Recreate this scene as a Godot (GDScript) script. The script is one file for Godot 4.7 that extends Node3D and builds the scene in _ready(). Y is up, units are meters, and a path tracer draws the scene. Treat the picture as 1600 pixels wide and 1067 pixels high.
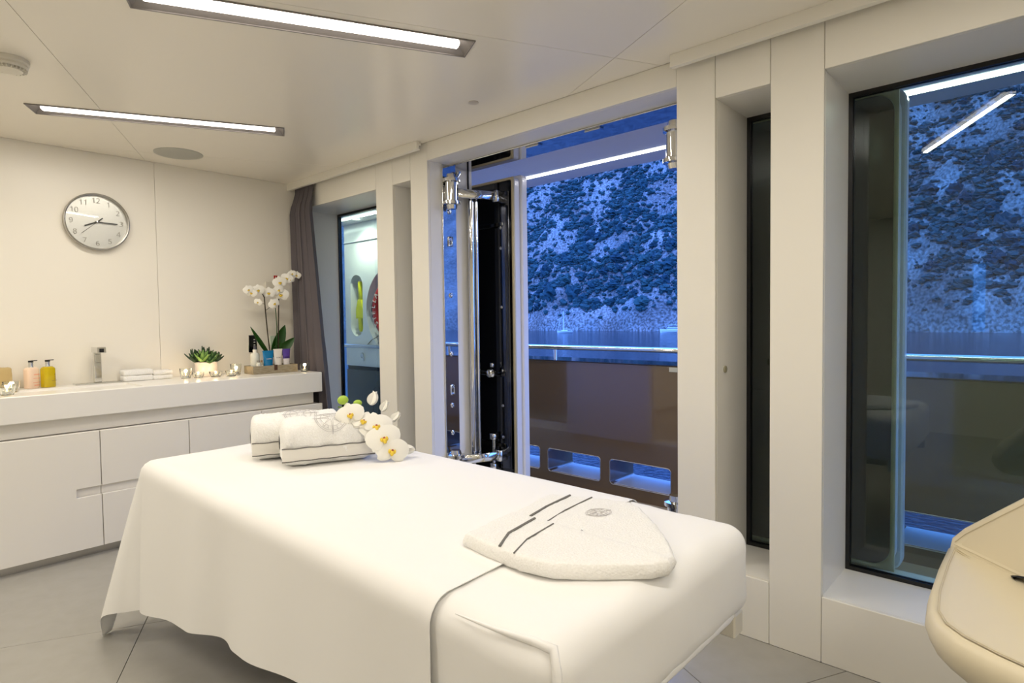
extends Node3D
# A yacht's massage room at dusk: x runs towards the window wall, -z towards the washstand wall.

const WALL_X := 2.16        # inner face of the window wall
const GLASS_X := 2.475      # plane of the window panes
const OUTER_X := 2.50       # outer face of the window wall
const CEILING_Y := 2.165
const BACK_Z := -4.10
const LEFT_X := -2.20
const FRONT_Z := 1.80
const BULWARK_X := 3.40
const DECK_Y := -0.03
const SEA_Y := -9.0

var M := {}
var taken := {}
var rng := RandomNumberGenerator.new()
var rough_noise := FastNoiseLite.new()

# ---------------------------------------------------------------- scene tree helpers
func numbered(called: String) -> String:
	if not taken.has(called):
		taken[called] = 0
		return called
	taken[called] += 1
	return "%s_%03d" % [called, taken[called]]

func thing(called: String, label: String, category: String, at := Vector3.ZERO, turn := 0.0, group := "") -> Node3D:
	var o := Node3D.new()
	o.name = numbered(called)
	add_child(o)
	o.position = at
	o.rotation.y = turn
	tag(o, label, category, group)
	return o

func tag(o: Node, label: String, category: String, group := "", kind := "") -> void:
	if label: o.set_meta("label", label)
	if category: o.set_meta("category", category)
	if group: o.set_meta("group", group)
	if kind: o.set_meta("kind", kind)

func setting(called: String, label: String, category: String) -> Node3D:
	var o := Node3D.new()
	o.name = numbered(called)
	add_child(o)
	tag(o, label, category, "", "structure")
	return o

func obj(called: String, st: SurfaceTool, m: Material, parent: Node = self, label := "") -> MeshInstance3D:
	st.generate_normals()
	var o := MeshInstance3D.new()
	o.mesh = st.commit()
	o.mesh.surface_set_material(0, m)
	o.name = called
	if parent == self: o.name = numbered(called)
	parent.add_child(o, true)
	if label: o.set_meta("label", label)
	return o

func again(source: MeshInstance3D, parent: Node, place: Transform3D) -> MeshInstance3D:
	var o := MeshInstance3D.new()
	o.mesh = source.mesh
	o.name = String(source.name)
	parent.add_child(o, true)
	o.transform = place
	return o

func copy_of(root: Node3D, at: Vector3, turn: float, label: String) -> Node3D:
	var o: Node3D = root.duplicate()
	var base_name := String(root.name)
	o.name = numbered(base_name)
	add_child(o)
	o.position = at
	o.rotation.y = turn
	o.set_meta("label", label)
	return o

func lettering(text: String, height: float, depth: float, m: Material, parent: Node, place: Transform3D, serif := false, called := "lettering") -> MeshInstance3D:
	var t := TextMesh.new()
	var f := SystemFont.new()
	f.font_names = PackedStringArray(["Droid Serif" if serif else "Droid Sans"])
	t.font = f
	t.text = text
	t.font_size = 64
	t.pixel_size = height / 46.0
	t.depth = depth
	t.curve_step = 2.0
	t.material = m
	var o := MeshInstance3D.new()
	o.mesh = t
	o.name = called
	parent.add_child(o, true)
	o.transform = place
	return o

# ---------------------------------------------------------------- materials
func mat(color: Color, rough := 0.5, metal := 0.0) -> StandardMaterial3D:
	var m := StandardMaterial3D.new()
	m.albedo_color = color
	m.roughness = rough
	m.metallic = metal
	return m

func noise(seed_: int, freq: float, kind := FastNoiseLite.TYPE_SIMPLEX_SMOOTH, octaves := 4) -> FastNoiseLite:
	var n := FastNoiseLite.new()
	n.seed = seed_
	n.frequency = freq
	n.noise_type = kind
	n.fractal_octaves = octaves
	return n

func tex(n: FastNoiseLite, size := 512, ramp: Gradient = null, bump := 0.0) -> NoiseTexture2D:
	var t := NoiseTexture2D.new()
	t.width = size
	t.height = size
	t.seamless = true
	t.noise = n
	if ramp: t.color_ramp = ramp
	if bump > 0.0:
		t.as_normal_map = true
		t.bump_strength = bump
	return t

func ramp(stops: Array) -> Gradient:
	var g := Gradient.new()
	var offs := PackedFloat32Array()
	var cols := PackedColorArray()
	for s in stops:
		offs.append(s[0])
		cols.append(s[1])
	g.offsets = offs
	g.colors = cols
	return g

func triplanar(m: StandardMaterial3D, scale: float, world := false) -> StandardMaterial3D:
	m.uv1_triplanar = true
	m.uv1_world_triplanar = world
	m.uv1_scale = Vector3.ONE * scale
	return m

func bumpy(m: StandardMaterial3D, n: FastNoiseLite, scale: float, strength: float, bump := 6.0, size := 512, world := false) -> StandardMaterial3D:
	m.normal_enabled = true
	m.normal_texture = tex(n, size, null, bump)
	m.normal_scale = strength
	return triplanar(m, scale, world)

func glass(color: Color) -> StandardMaterial3D:
	var m := mat(color, 0.0)
	m.refraction_enabled = true
	m.refraction_scale = 0.05
	m.transparency = BaseMaterial3D.TRANSPARENCY_ALPHA
	m.albedo_color.a = 0.0
	return m

func glow(color: Color, energy: float) -> StandardMaterial3D:
	var m := mat(Color(0.9, 0.9, 0.9), 0.5)
	m.emission_enabled = true
	m.emission = color
	m.emission_energy_multiplier = energy
	return m

# ---------------------------------------------------------------- geometry helpers
func start(smooth := false) -> SurfaceTool:
	var st := SurfaceTool.new()
	st.begin(Mesh.PRIMITIVE_TRIANGLES)
	st.set_smooth_group(0 if smooth else -1)
	return st

func tri(st: SurfaceTool, a: Vector3, b: Vector3, c: Vector3) -> void:   # counter-clockwise seen from outside
	st.add_vertex(a)
	st.add_vertex(c)
	st.add_vertex(b)

func quad(st: SurfaceTool, a: Vector3, b: Vector3, c: Vector3, d: Vector3) -> void:
	tri(st, a, b, c)
	tri(st, a, c, d)

func tri_out(st: SurfaceTool, a: Vector3, b: Vector3, c: Vector3, mid: Vector3) -> void:
	if (b - a).cross(c - a).dot((a + b + c) / 3.0 - mid) < 0.0: tri(st, a, c, b)
	else: tri(st, a, b, c)

func box(st: SurfaceTool, lo: Vector3, hi: Vector3, r := 0.0, tf := Transform3D.IDENTITY) -> void:
	var c := (lo + hi) * 0.5
	var h := (hi - lo).abs() * 0.5
	r = minf(r, minf(h.x, minf(h.y, h.z)) * 0.9)
	var mid := tf * c
	if r <= 0.0:
		for ax in 3:
			for s in [-1.0, 1.0]:
				var n := Vector3.ZERO
				n[ax] = s * h[ax]
				var u := Vector3.ZERO
				u[(ax + 1) % 3] = h[(ax + 1) % 3]
				var v := Vector3.ZERO
				v[(ax + 2) % 3] = h[(ax + 2) % 3]
				var p := [tf * (c + n - u - v), tf * (c + n + u - v), tf * (c + n + u + v), tf * (c + n - u + v)]
				tri_out(st, p[0], p[1], p[2], mid)
				tri_out(st, p[0], p[2], p[3], mid)
		return
	var pt := func(ax: int, s: Vector3) -> Vector3:
		var q := Vector3(s.x * (h.x - r), s.y * (h.y - r), s.z * (h.z - r))
		q[ax] = s[ax] * h[ax]
		return tf * (c + q)
	for ax in 3:
		var b := (ax + 1) % 3
		var d := (ax + 2) % 3
		for s in [-1.0, 1.0]:
			var q := []
			for e in [[-1.0, -1.0], [1.0, -1.0], [1.0, 1.0], [-1.0, 1.0]]:
				var sg := Vector3.ZERO
				sg[ax] = s
				sg[b] = e[0]
				sg[d] = e[1]
				q.append(pt.call(ax, sg))
			tri_out(st, q[0], q[1], q[2], mid)
			tri_out(st, q[0], q[2], q[3], mid)
		for e in [[-1.0, -1.0], [1.0, -1.0], [1.0, 1.0], [-1.0, 1.0]]:   # edges along ax
			var s0 := Vector3.ZERO
			s0[ax] = -1.0
			s0[b] = e[0]
			s0[d] = e[1]
			var s1 := s0
			s1[ax] = 1.0
			var q := [pt.call(b, s0), pt.call(b, s1), pt.call(d, s1), pt.call(d, s0)]
			tri_out(st, q[0], q[1], q[2], mid)
			tri_out(st, q[0], q[2], q[3], mid)
	for sx in [-1.0, 1.0]:
		for sy in [-1.0, 1.0]:
			for sz in [-1.0, 1.0]:
				var s := Vector3(sx, sy, sz)
				tri_out(st, pt.call(0, s), pt.call(1, s), pt.call(2, s), mid)

func box_obj(called: String, lo: Vector3, hi: Vector3, m: Material, parent: Node, r := 0.002) -> MeshInstance3D:
	var st := start()
	box(st, lo, hi, r)
	return obj(called, st, m, parent)

func ccw(pts: PackedVector2Array) -> PackedVector2Array:
	var area := 0.0
	for i in pts.size():
		area += pts[i].cross(pts[(i + 1) % pts.size()])
	if area < 0.0:
		var q := pts.duplicate()
		q.reverse()
		return q
	return pts

func inset(pts: PackedVector2Array, by: float) -> PackedVector2Array:   # pts counter-clockwise
	var out := PackedVector2Array()
	var n := pts.size()
	for i in n:
		var e0 := (pts[i] - pts[(i + n - 1) % n]).normalized()
		var e1 := (pts[(i + 1) % n] - pts[i]).normalized()
		var n0 := Vector2(-e0.y, e0.x)
		var n1 := Vector2(-e1.y, e1.x)
		var b := n0 + n1
		b = b.normalized() if b.length() > 0.01 else n0
		out.append(pts[i] + b * by / maxf(0.45, b.dot(n0)))
	return out

# levels: [w, inset] pairs from the low cap to the high cap; the outline lies in tf's x and y, w along its z
func loft(st: SurfaceTool, outline: PackedVector2Array, levels: Array, tf := Transform3D.IDENTITY, smooth_sides := false) -> void:
	var p := ccw(outline)
	var n := p.size()
	var rings := []
	for l in levels:
		rings.append(inset(p, l[1]) if absf(l[1]) > 1e-6 else p)
	if smooth_sides: st.set_smooth_group(1)
	else: st.set_smooth_group(-1)
	for k in levels.size() - 1:
		for i in n:
			var j := (i + 1) % n
			var a: Vector2 = rings[k][i]
			var b: Vector2 = rings[k][j]
			var c: Vector2 = rings[k + 1][j]
			var d: Vector2 = rings[k + 1][i]
			quad(st, tf * Vector3(a.x, a.y, levels[k][0]), tf * Vector3(b.x, b.y, levels[k][0]), tf * Vector3(c.x, c.y, levels[k + 1][0]), tf * Vector3(d.x, d.y, levels[k + 1][0]))
	if not smooth_sides: st.set_smooth_group(-1)
	for cap in 2:
		var ring: PackedVector2Array = rings[0] if cap == 0 else rings[levels.size() - 1]
		var w: float = levels[0][0] if cap == 0 else levels[levels.size() - 1][0]
		var ix := Geometry2D.triangulate_polygon(ring)
		for t in ix.size() / 3:
			var a := ring[ix[t * 3]]
			var b := ring[ix[t * 3 + 1]]
			var c := ring[ix[t * 3 + 2]]
			if (b - a).cross(c - a) < 0.0:
				var sw := b
				b = c
				c = sw
			if cap == 0: tri(st, tf * Vector3(a.x, a.y, w), tf * Vector3(c.x, c.y, w), tf * Vector3(b.x, b.y, w))
			else: tri(st, tf * Vector3(a.x, a.y, w), tf * Vector3(b.x, b.y, w), tf * Vector3(c.x, c.y, w))

func prism(st: SurfaceTool, outline: PackedVector2Array, w0: float, w1: float, tf := Transform3D.IDENTITY, bevel := 0.0) -> void:
	if bevel > 0.0: loft(st, outline, [[w0, bevel], [w0 + bevel, 0.0], [w1 - bevel, 0.0], [w1, bevel]], tf)
	else: loft(st, outline, [[w0, 0.0], [w1, 0.0]], tf)

func rounded_rect(w: float, h: float, r: float, seg := 5) -> PackedVector2Array:
	var out := PackedVector2Array()
	for k in 4:
		var c := Vector2((w * 0.5 - r) * [1, -1, -1, 1][k], (h * 0.5 - r) * [1, 1, -1, -1][k])
		for i in seg + 1:
			var a := PI * 0.5 * (k + float(i) / seg)
			out.append(c + Vector2(cos(a), sin(a)) * r)
	return out

func ellipse(rx: float, ry: float, n := 24) -> PackedVector2Array:
	var out := PackedVector2Array()
	for i in n:
		out.append(Vector2(cos(TAU * i / n) * rx, sin(TAU * i / n) * ry))
	return out

# a plate lo..hi in tf's x and y, thick from w0 to w1, with one hole
func plate_with_hole(st: SurfaceTool, lo: Vector2, hi: Vector2, hole: PackedVector2Array, w0: float, w1: float, tf: Transform3D) -> void:
	var p := ccw(hole)
	var n := p.size()
	var c := Vector2.ZERO
	for q in p: c += q / n
	var out := PackedVector2Array()
	for q in p:
		var d := (q - c)
		var t := 1e9
		if d.x > 1e-9: t = minf(t, (hi.x - c.x) / d.x)
		if d.x < -1e-9: t = minf(t, (lo.x - c.x) / d.x)
		if d.y > 1e-9: t = minf(t, (hi.y - c.y) / d.y)
		if d.y < -1e-9: t = minf(t, (lo.y - c.y) / d.y)
		out.append(c + d * t)
	for corner in [lo, Vector2(hi.x, lo.y), hi, Vector2(lo.x, hi.y)]:
		var best := 0
		for i in n:
			if out[i].distance_to(corner) < out[best].distance_to(corner): best = i
		out[best] = corner
	for i in n:
		var j := (i + 1) % n
		var a := Vector3(out[i].x, out[i].y, w1)
		var b := Vector3(out[j].x, out[j].y, w1)
		var e := Vector3(p[j].x, p[j].y, w1)
		var f := Vector3(p[i].x, p[i].y, w1)
		var down := Vector3(0, 0, w0 - w1)
		quad(st, tf * a, tf * b, tf * e, tf * f)
		quad(st, tf * (b + down), tf * (a + down), tf * (f + down), tf * (e + down))
		quad(st, tf * (b), tf * (a), tf * (a + down), tf * (b + down))
		quad(st, tf * (f), tf * (e), tf * (e + down), tf * (f + down))

func grid(st: SurfaceTool, g: Array, loop := false, flip := false) -> void:
	var rows := g.size()
	var cols: int = g[0].size()
	for i in rows - 1:
		for j in (cols if loop else cols - 1):
			var k := (j + 1) % cols
			if flip: quad(st, g[i][k], g[i][j], g[i + 1][j], g[i + 1][k])
			else: quad(st, g[i][j], g[i][k], g[i + 1][k], g[i + 1][j])

# a sheet with real thickness: the grid is its upper face, t its thickness
func shell(st: SurfaceTool, g: Array, t: float) -> void:
	var rows := g.size()
	var cols: int = g[0].size()
	var low := []
	for i in rows:
		var row := []
		for j in cols:
			var du: Vector3 = g[i][mini(j + 1, cols - 1)] - g[i][maxi(j - 1, 0)]
			var dv: Vector3 = g[mini(i + 1, rows - 1)][j] - g[maxi(i - 1, 0)][j]
			var n := du.cross(dv)
			n = n.normalized() if n.length() > 1e-12 else Vector3.UP
			row.append(g[i][j] - n * t)
		low.append(row)
	st.set_smooth_group(1)
	grid(st, g)
	st.set_smooth_group(2)
	grid(st, low, false, true)
	st.set_smooth_group(-1)
	for j in cols - 1:
		quad(st, g[0][j + 1], g[0][j], low[0][j], low[0][j + 1])
		quad(st, g[rows - 1][j], g[rows - 1][j + 1], low[rows - 1][j + 1], low[rows - 1][j])
	for i in rows - 1:
		quad(st, g[i][0], g[i + 1][0], low[i + 1][0], low[i][0])
		quad(st, g[i + 1][cols - 1], g[i][cols - 1], low[i][cols - 1], low[i + 1][cols - 1])

func tube(st: SurfaceTool, pts: Array, radius, n := 8, squash := 1.0) -> void:
	var rows := []
	var side := Vector3.ZERO
	for i in pts.size():
		var d: Vector3 = (pts[mini(i + 1, pts.size() - 1)] - pts[maxi(i - 1, 0)]).normalized()
		if side == Vector3.ZERO: side = d.cross(Vector3.UP if absf(d.y) < 0.9 else Vector3.RIGHT).normalized()
		side = (side - d * side.dot(d)).normalized()
		var up := side.cross(d)
		var r: float = radius[i] if radius is Array else radius
		var row := []
		for k in n:
			var a := TAU * k / n
			row.append(pts[i] + (side * cos(a) + up * sin(a) * squash) * r)
		rows.append(row)
	st.set_smooth_group(1)
	grid(st, rows, true, true)
	st.set_smooth_group(-1)
	for e in 2:
		var row: Array = rows[0] if e == 0 else rows[rows.size() - 1]
		var c: Vector3 = pts[0] if e == 0 else pts[pts.size() - 1]
		for k in n:
			if e == 0: tri(st, c, row[k], row[(k + 1) % n])
			else: tri(st, c, row[(k + 1) % n], row[k])

# profile of (radius, height) from below upwards on the outside, turned round tf's y
func lathe(st: SurfaceTool, profile: Array, n := 24, tf := Transform3D.IDENTITY) -> void:
	var group := 3
	for i in profile.size() - 1:
		var a: Vector2 = profile[i]
		var b: Vector2 = profile[i + 1]
		if i > 0:
			var was: Vector2 = (a - profile[i - 1]).normalized()
			if was.dot((b - a).normalized()) < 0.75: group += 1
		st.set_smooth_group(group)
		for k in n:
			var t0 := TAU * k / n
			var t1 := TAU * (k + 1) / n
			var p := [Vector3(cos(t0) * a.x, a.y, sin(t0) * a.x), Vector3(cos(t1) * a.x, a.y, sin(t1) * a.x), Vector3(cos(t1) * b.x, b.y, sin(t1) * b.x), Vector3(cos(t0) * b.x, b.y, sin(t0) * b.x)]
			if a.x > 1e-6: tri(st, tf * p[0], tf * p[2], tf * p[1])
			if b.x > 1e-6: tri(st, tf * p[0], tf * p[3], tf * p[2])

func ball(st: SurfaceTool, c: Vector3, r: Vector3, n := 12, rows := 8, tf := Transform3D.IDENTITY) -> void:
	var g := []
	for i in rows + 1:
		var a := -PI * 0.5 + PI * i / rows
		var row := []
		for k in n:
			var t := TAU * k / n
			row.append(tf * (c + Vector3(cos(a) * cos(t) * r.x, sin(a) * r.y, cos(a) * sin(t) * r.z)))
		g.append(row)
	st.set_smooth_group(1)
	for i in rows:
		for k in n:
			var j := (k + 1) % n
			if i > 0: tri(st, g[i][k], g[i + 1][j], g[i][j])
			if i < rows - 1: tri(st, g[i][k], g[i + 1][k], g[i + 1][j])

# a cushion-like box: rounded by r, its faces divided, wavy by amp
func soft_box(st: SurfaceTool, lo: Vector3, hi: Vector3, r: float, cell: float, amp := 0.0, freq := 6.0, seed_ := 1) -> void:
	var c := (lo + hi) * 0.5
	var h := (hi - lo) * 0.5
	var wave := noise(seed_, freq, FastNoiseLite.TYPE_SIMPLEX_SMOOTH, 2)
	var cuts := []
	for ax in 3:
		var list := []
		for k in 5: list.append(-h[ax] + r * k / 4.0)
		var inner := maxi(1, int((2.0 * h[ax] - 2.0 * r) / cell))
		for k in range(1, inner): list.append(-h[ax] + r + (2.0 * h[ax] - 2.0 * r) * k / inner)
		for k in 5: list.append(h[ax] - r + r * k / 4.0)
		cuts.append(list)
	st.set_smooth_group(1)
	for ax in 3:
		var b := (ax + 1) % 3
		var d := (ax + 2) % 3
		for s in [-1.0, 1.0]:
			var g := []
			for u in cuts[b]:
				var row := []
				for v in cuts[d]:
					var q := Vector3.ZERO
					q[ax] = s * h[ax]
					q[b] = u
					q[d] = v
					var core := Vector3(clampf(q.x, -h.x + r, h.x - r), clampf(q.y, -h.y + r, h.y - r), clampf(q.z, -h.z + r, h.z - r))
					var n := (q - core).normalized()
					var p := core + n * r
					if amp > 0.0: p += n * amp * wave.get_noise_3dv(p + c)
					row.append(p + c)
				g.append(row)
			grid(st, g, false, s > 0.0)

# ---------------------------------------------------------------- the scene
func _ready() -> void:
	# camera: a wide lens standing near the foot of the massage table
	var eye := Camera3D.new()
	eye.name = "camera"
	add_child(eye)
	eye.fov = 59.5525
	eye.near = 0.05
	eye.far = 4000.0
	var yaw := deg_to_rad(47.4317)
	var pitch := deg_to_rad(2.14795)
	var roll := deg_to_rad(-0.76099)
	var ahead := Vector3(sin(yaw) * cos(pitch), -sin(pitch), -cos(yaw) * cos(pitch))
	var right := Vector3(cos(yaw), 0, sin(yaw))
	var above := right.cross(ahead)
	var right_rolled := right * cos(roll) + above * sin(roll)
	var above_rolled := above * cos(roll) - right * sin(roll)
	eye.transform = Transform3D(Basis(right_rolled, above_rolled, -ahead), Vector3(0, 1.178, 0))
	eye.current = true

	# dusk sky
	var air := ProceduralSkyMaterial.new()
	air.sky_top_color = Color(0.37, 0.58, 1.0)
	air.sky_horizon_color = Color(0.43, 0.63, 1.0)
	air.ground_bottom_color = Color(0.05, 0.12, 0.30)
	air.ground_horizon_color = Color(0.43, 0.63, 1.0)
	air.sky_energy_multiplier = 1.75
	air.ground_energy_multiplier = 0.6
	var sky := Sky.new()
	sky.sky_material = air
	var env := Environment.new()
	env.background_mode = Environment.BG_SKY
	env.sky = sky
	env.tonemap_mode = Environment.TONE_MAPPER_LINEAR
	env.tonemap_exposure = 1.40
	env.sdfgi_enabled = true
	env.ssao_enabled = true
	env.ssil_enabled = true
	var world := WorldEnvironment.new()
	world.name = "environment"
	world.environment = env
	add_child(world)

	rng.seed = 7
	materials()
	ceiling_lamps()
	deck_lamps()

	room_shell()
	window_wall()
	doorway()
	side_deck()
	landscape()

	washstand()
	massage_table()
	towels()
	lounge_chair()
	curtain()
	wall_clock()
	ceiling_fittings()
	wall_plates()
	counter_things()
	tray_things()
	orchid_plant()
	orchid_spray()
	safety_gear()

# ---------------------------------------------------------------- materials
func materials() -> void:
	M.wall = mat(Color(0.945, 0.925, 0.875), 0.32)
	M.lacquer = mat(Color(0.96, 0.935, 0.875), 0.22)
	M.panel = mat(Color(0.925, 0.91, 0.865), 0.38)
	M.reveal = mat(Color(0.93, 0.92, 0.89), 0.35)
	M.cabinet = mat(Color(0.94, 0.925, 0.89), 0.4)
	M.counter = mat(Color(0.95, 0.94, 0.915), 0.28)
	M.shadow_gap = mat(Color(0.05, 0.045, 0.045), 0.6)
	M.floor = bumpy(mat(Color(0.66, 0.65, 0.62), 0.34), noise(11, 0.02), 3.0, 0.04, 3.0, 512, true)
	M.floor.albedo_texture = tex(noise(12, 0.006), 512, ramp([[0.0, Color(0.965, 0.96, 0.95)], [0.5, Color(0.985, 0.983, 0.978)], [1.0, Color(1, 1, 1)]]))
	M.grout = mat(Color(0.22, 0.22, 0.21), 0.8)
	M.chrome = mat(Color(0.83, 0.83, 0.82), 0.06, 1.0)
	M.mirror_steel = mat(Color(0.80, 0.80, 0.80), 0.025, 1.0)
	M.satin_steel = mat(Color(0.72, 0.71, 0.69), 0.32, 1.0)
	M.dark_gloss = mat(Color(0.16, 0.14, 0.13), 0.06)
	M.dark_steel = mat(Color(0.30, 0.31, 0.34), 0.10, 1.0)
	M.black_gloss = mat(Color(0.012, 0.012, 0.014), 0.08)
	M.black_matte = mat(Color(0.02, 0.02, 0.02), 0.55)
	M.rubber = mat(Color(0.74, 0.69, 0.56), 0.6)
	M.white_paint = mat(Color(0.86, 0.86, 0.87), 0.18)
	M.taupe_paint = mat(Color(0.41, 0.325, 0.225), 0.16)
	M.taupe_paint.clearcoat_enabled = true
	M.taupe_paint.clearcoat_roughness = 0.04
	M.grey_paint = mat(Color(0.30, 0.305, 0.29), 0.45)
	M.deck = bumpy(mat(Color(0.56, 0.52, 0.45), 0.6), noise(14, 0.05), 4.0, 0.3)
	M.coaming = mat(Color(0.86, 0.83, 0.72), 0.4)
	M.window_glass = glass(Color(0.70, 0.81, 0.775))
	M.clear_glass = glass(Color(0.97, 0.98, 0.97))
	M.frame_black = mat(Color(0.02, 0.02, 0.022), 0.35)
	M.sheet = bumpy(mat(Color(0.955, 0.95, 0.935), 0.75), noise(21, 0.012), 1.6, 0.10, 3.0, 512, true)
	M.sheet.rim_enabled = true
	M.sheet.rim = 0.15
	M.terry = mat(Color(0.975, 0.97, 0.955), 0.95)
	M.terry.rim_enabled = true
	M.terry.rim = 0.3
	bumpy(M.terry, noise(22, 0.06, FastNoiseLite.TYPE_CELLULAR, 2), 6.0, 0.6, 10.0)
	M.terry.albedo_texture = tex(noise(28, 0.07, FastNoiseLite.TYPE_CELLULAR, 2), 512, ramp([[0.0, Color(0.95, 0.945, 0.935)], [0.5, Color(0.985, 0.985, 0.98)], [1.0, Color(1, 1, 1)]]))
	M.smooth_towel = mat(Color(0.90, 0.885, 0.85), 0.85)
	M.stripe = mat(Color(0.46, 0.45, 0.43), 0.9)
	M.thread = mat(Color(0.76, 0.745, 0.735), 0.8)
	M.leather = bumpy(mat(Color(0.86, 0.815, 0.70), 0.42), noise(23, 0.05, FastNoiseLite.TYPE_CELLULAR, 2), 14.0, 0.12, 4.0)
	M.stitch = mat(Color(0.78, 0.73, 0.60), 0.7)
	M.curtain = bumpy(mat(Color(0.40, 0.375, 0.385), 0.9), noise(24, 0.12), 9.0, 0.5, 8.0)
	M.curtain.rim_enabled = true
	M.curtain.rim = 0.4
	M.lamp_tray = mat(Color(0.52, 0.50, 0.485), 0.4, 0.3)
	M.lamp_glow = glow(Color(1.0, 0.96, 0.92), 3.2)
	M.deck_glow = glow(Color(0.97, 0.98, 1.0), 4.0)
	M.plastic = mat(Color(0.88, 0.86, 0.80), 0.4)
	M.slot = mat(Color(0.16, 0.15, 0.12), 0.7)
	M.grille = bumpy(mat(Color(0.74, 0.74, 0.70), 0.6), noise(25, 0.2), 30.0, 0.6)
	M.dial = mat(Color(0.80, 0.80, 0.77), 0.34, 0.75)
	M.hand = mat(Color(0.06, 0.06, 0.055), 0.4)
	M.numeral = mat(Color(0.62, 0.61, 0.57), 0.3)
	M.ceramic = mat(Color(0.92, 0.88, 0.85), 0.3)
	M.soil = mat(Color(0.10, 0.07, 0.05), 0.95)
	M.succulent_pale = mat(Color(0.52, 0.68, 0.36), 0.5)
	M.succulent = mat(Color(0.24, 0.40, 0.20), 0.5)
	M.succulent_dark = mat(Color(0.13, 0.25, 0.13), 0.5)
	M.leaf = mat(Color(0.12, 0.30, 0.07), 0.35)
	M.stem = mat(Color(0.20, 0.17, 0.08), 0.6)
	M.stem_green = mat(Color(0.36, 0.50, 0.14), 0.6)
	M.petal = mat(Color(0.96, 0.95, 0.91), 0.6)
	M.petal.backlight_enabled = true
	M.petal.backlight = Color(0.35, 0.35, 0.30)
	M.petal_green = mat(Color(0.88, 0.92, 0.72), 0.6)
	M.bud = mat(Color(0.66, 0.78, 0.26), 0.5)
	M.lip = mat(Color(0.93, 0.80, 0.25), 0.5)
	M.lip_red = mat(Color(0.62, 0.22, 0.16), 0.5)
	M.wax = mat(Color(0.96, 0.94, 0.88), 0.5)
	M.tin = mat(Color(0.85, 0.85, 0.84), 0.25, 1.0)
	M.flame = glow(Color(1.0, 0.78, 0.42), 9.0)
	M.wood = mat(Color(0.66, 0.635, 0.56), 0.6)
	M.wood.albedo_texture = tex(noise(26, 0.02, FastNoiseLite.TYPE_SIMPLEX_SMOOTH, 5), 512, ramp([[0.0, Color(0.75, 0.70, 0.62)], [0.5, Color(0.93, 0.9, 0.86)], [1.0, Color(1, 1, 1)]]))
	triplanar(M.wood, 1.0)
	M.wood.uv1_scale = Vector3(2.0, 16.0, 16.0)
	M.strap = mat(Color(0.30, 0.20, 0.14), 0.6)
	M.sisal = bumpy(mat(Color(0.80, 0.71, 0.50), 0.9), noise(27, 0.08, FastNoiseLite.TYPE_CELLULAR, 2), 22.0, 1.0, 12.0)
	M.rock = mat(Color(0.82, 0.79, 0.79), 0.95)
	M.rock.vertex_color_use_as_albedo = true
	M.rock.albedo_texture = tex(noise(31, 0.018, FastNoiseLite.TYPE_SIMPLEX_SMOOTH, 6), 1024, ramp([[0.0, Color(0.30, 0.31, 0.30)], [0.40, Color(0.62, 0.60, 0.58)], [0.58, Color(0.92, 0.90, 0.88)], [1.0, Color(1, 1, 1)]]))
	bumpy(M.rock, noise(32, 0.02, FastNoiseLite.TYPE_SIMPLEX, 5), 0.022, 0.5, 10.0, 1024, true)
	M.tree = [mat(Color(0.13, 0.27, 0.30), 0.9), mat(Color(0.10, 0.23, 0.27), 0.9), mat(Color(0.18, 0.31, 0.31), 0.9)]
	M.scrub = mat(Color(0.19, 0.31, 0.32), 0.95)
	M.trunk = mat(Color(0.28, 0.22, 0.17), 0.9)
	M.sea = mat(Color(0.012, 0.07, 0.17), 0.08)
	bumpy(M.sea, noise(33, 0.02, FastNoiseLite.TYPE_SIMPLEX_SMOOTH, 5), 0.06, 0.5, 10.0, 1024, true)
	M.sea.uv1_scale = Vector3(0.12, 0.12, 0.05)
	M.boat_white = mat(Color(0.93, 0.93, 0.94), 0.3)
	M.boat_dark = mat(Color(0.05, 0.06, 0.09), 0.2)
	M.yellow = mat(Color(0.86, 0.84, 0.04), 0.4)
	M.red = mat(Color(0.72, 0.08, 0.04), 0.45)
	M.print_white = mat(Color(0.93, 0.92, 0.88), 0.6)
	M.print_dark = mat(Color(0.10, 0.11, 0.16), 0.6)

# ---------------------------------------------------------------- lamps
const LAMP_TURN := -0.4660   # the lamps and floor tiles lie at 26.7 degrees to the walls
const LAMP_SPOTS := [Vector2(1.036, -3.222), Vector2(1.054, -1.843), Vector2(0.97, -0.40), Vector2(1.05, 0.95), Vector2(-0.75, -3.222), Vector2(-0.75, -1.843), Vector2(-0.75, 0.95)]

func along() -> Vector2: return Vector2(cos(-LAMP_TURN), sin(-LAMP_TURN))
func across() -> Vector2: return Vector2(sin(-LAMP_TURN), -cos(-LAMP_TURN))

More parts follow.
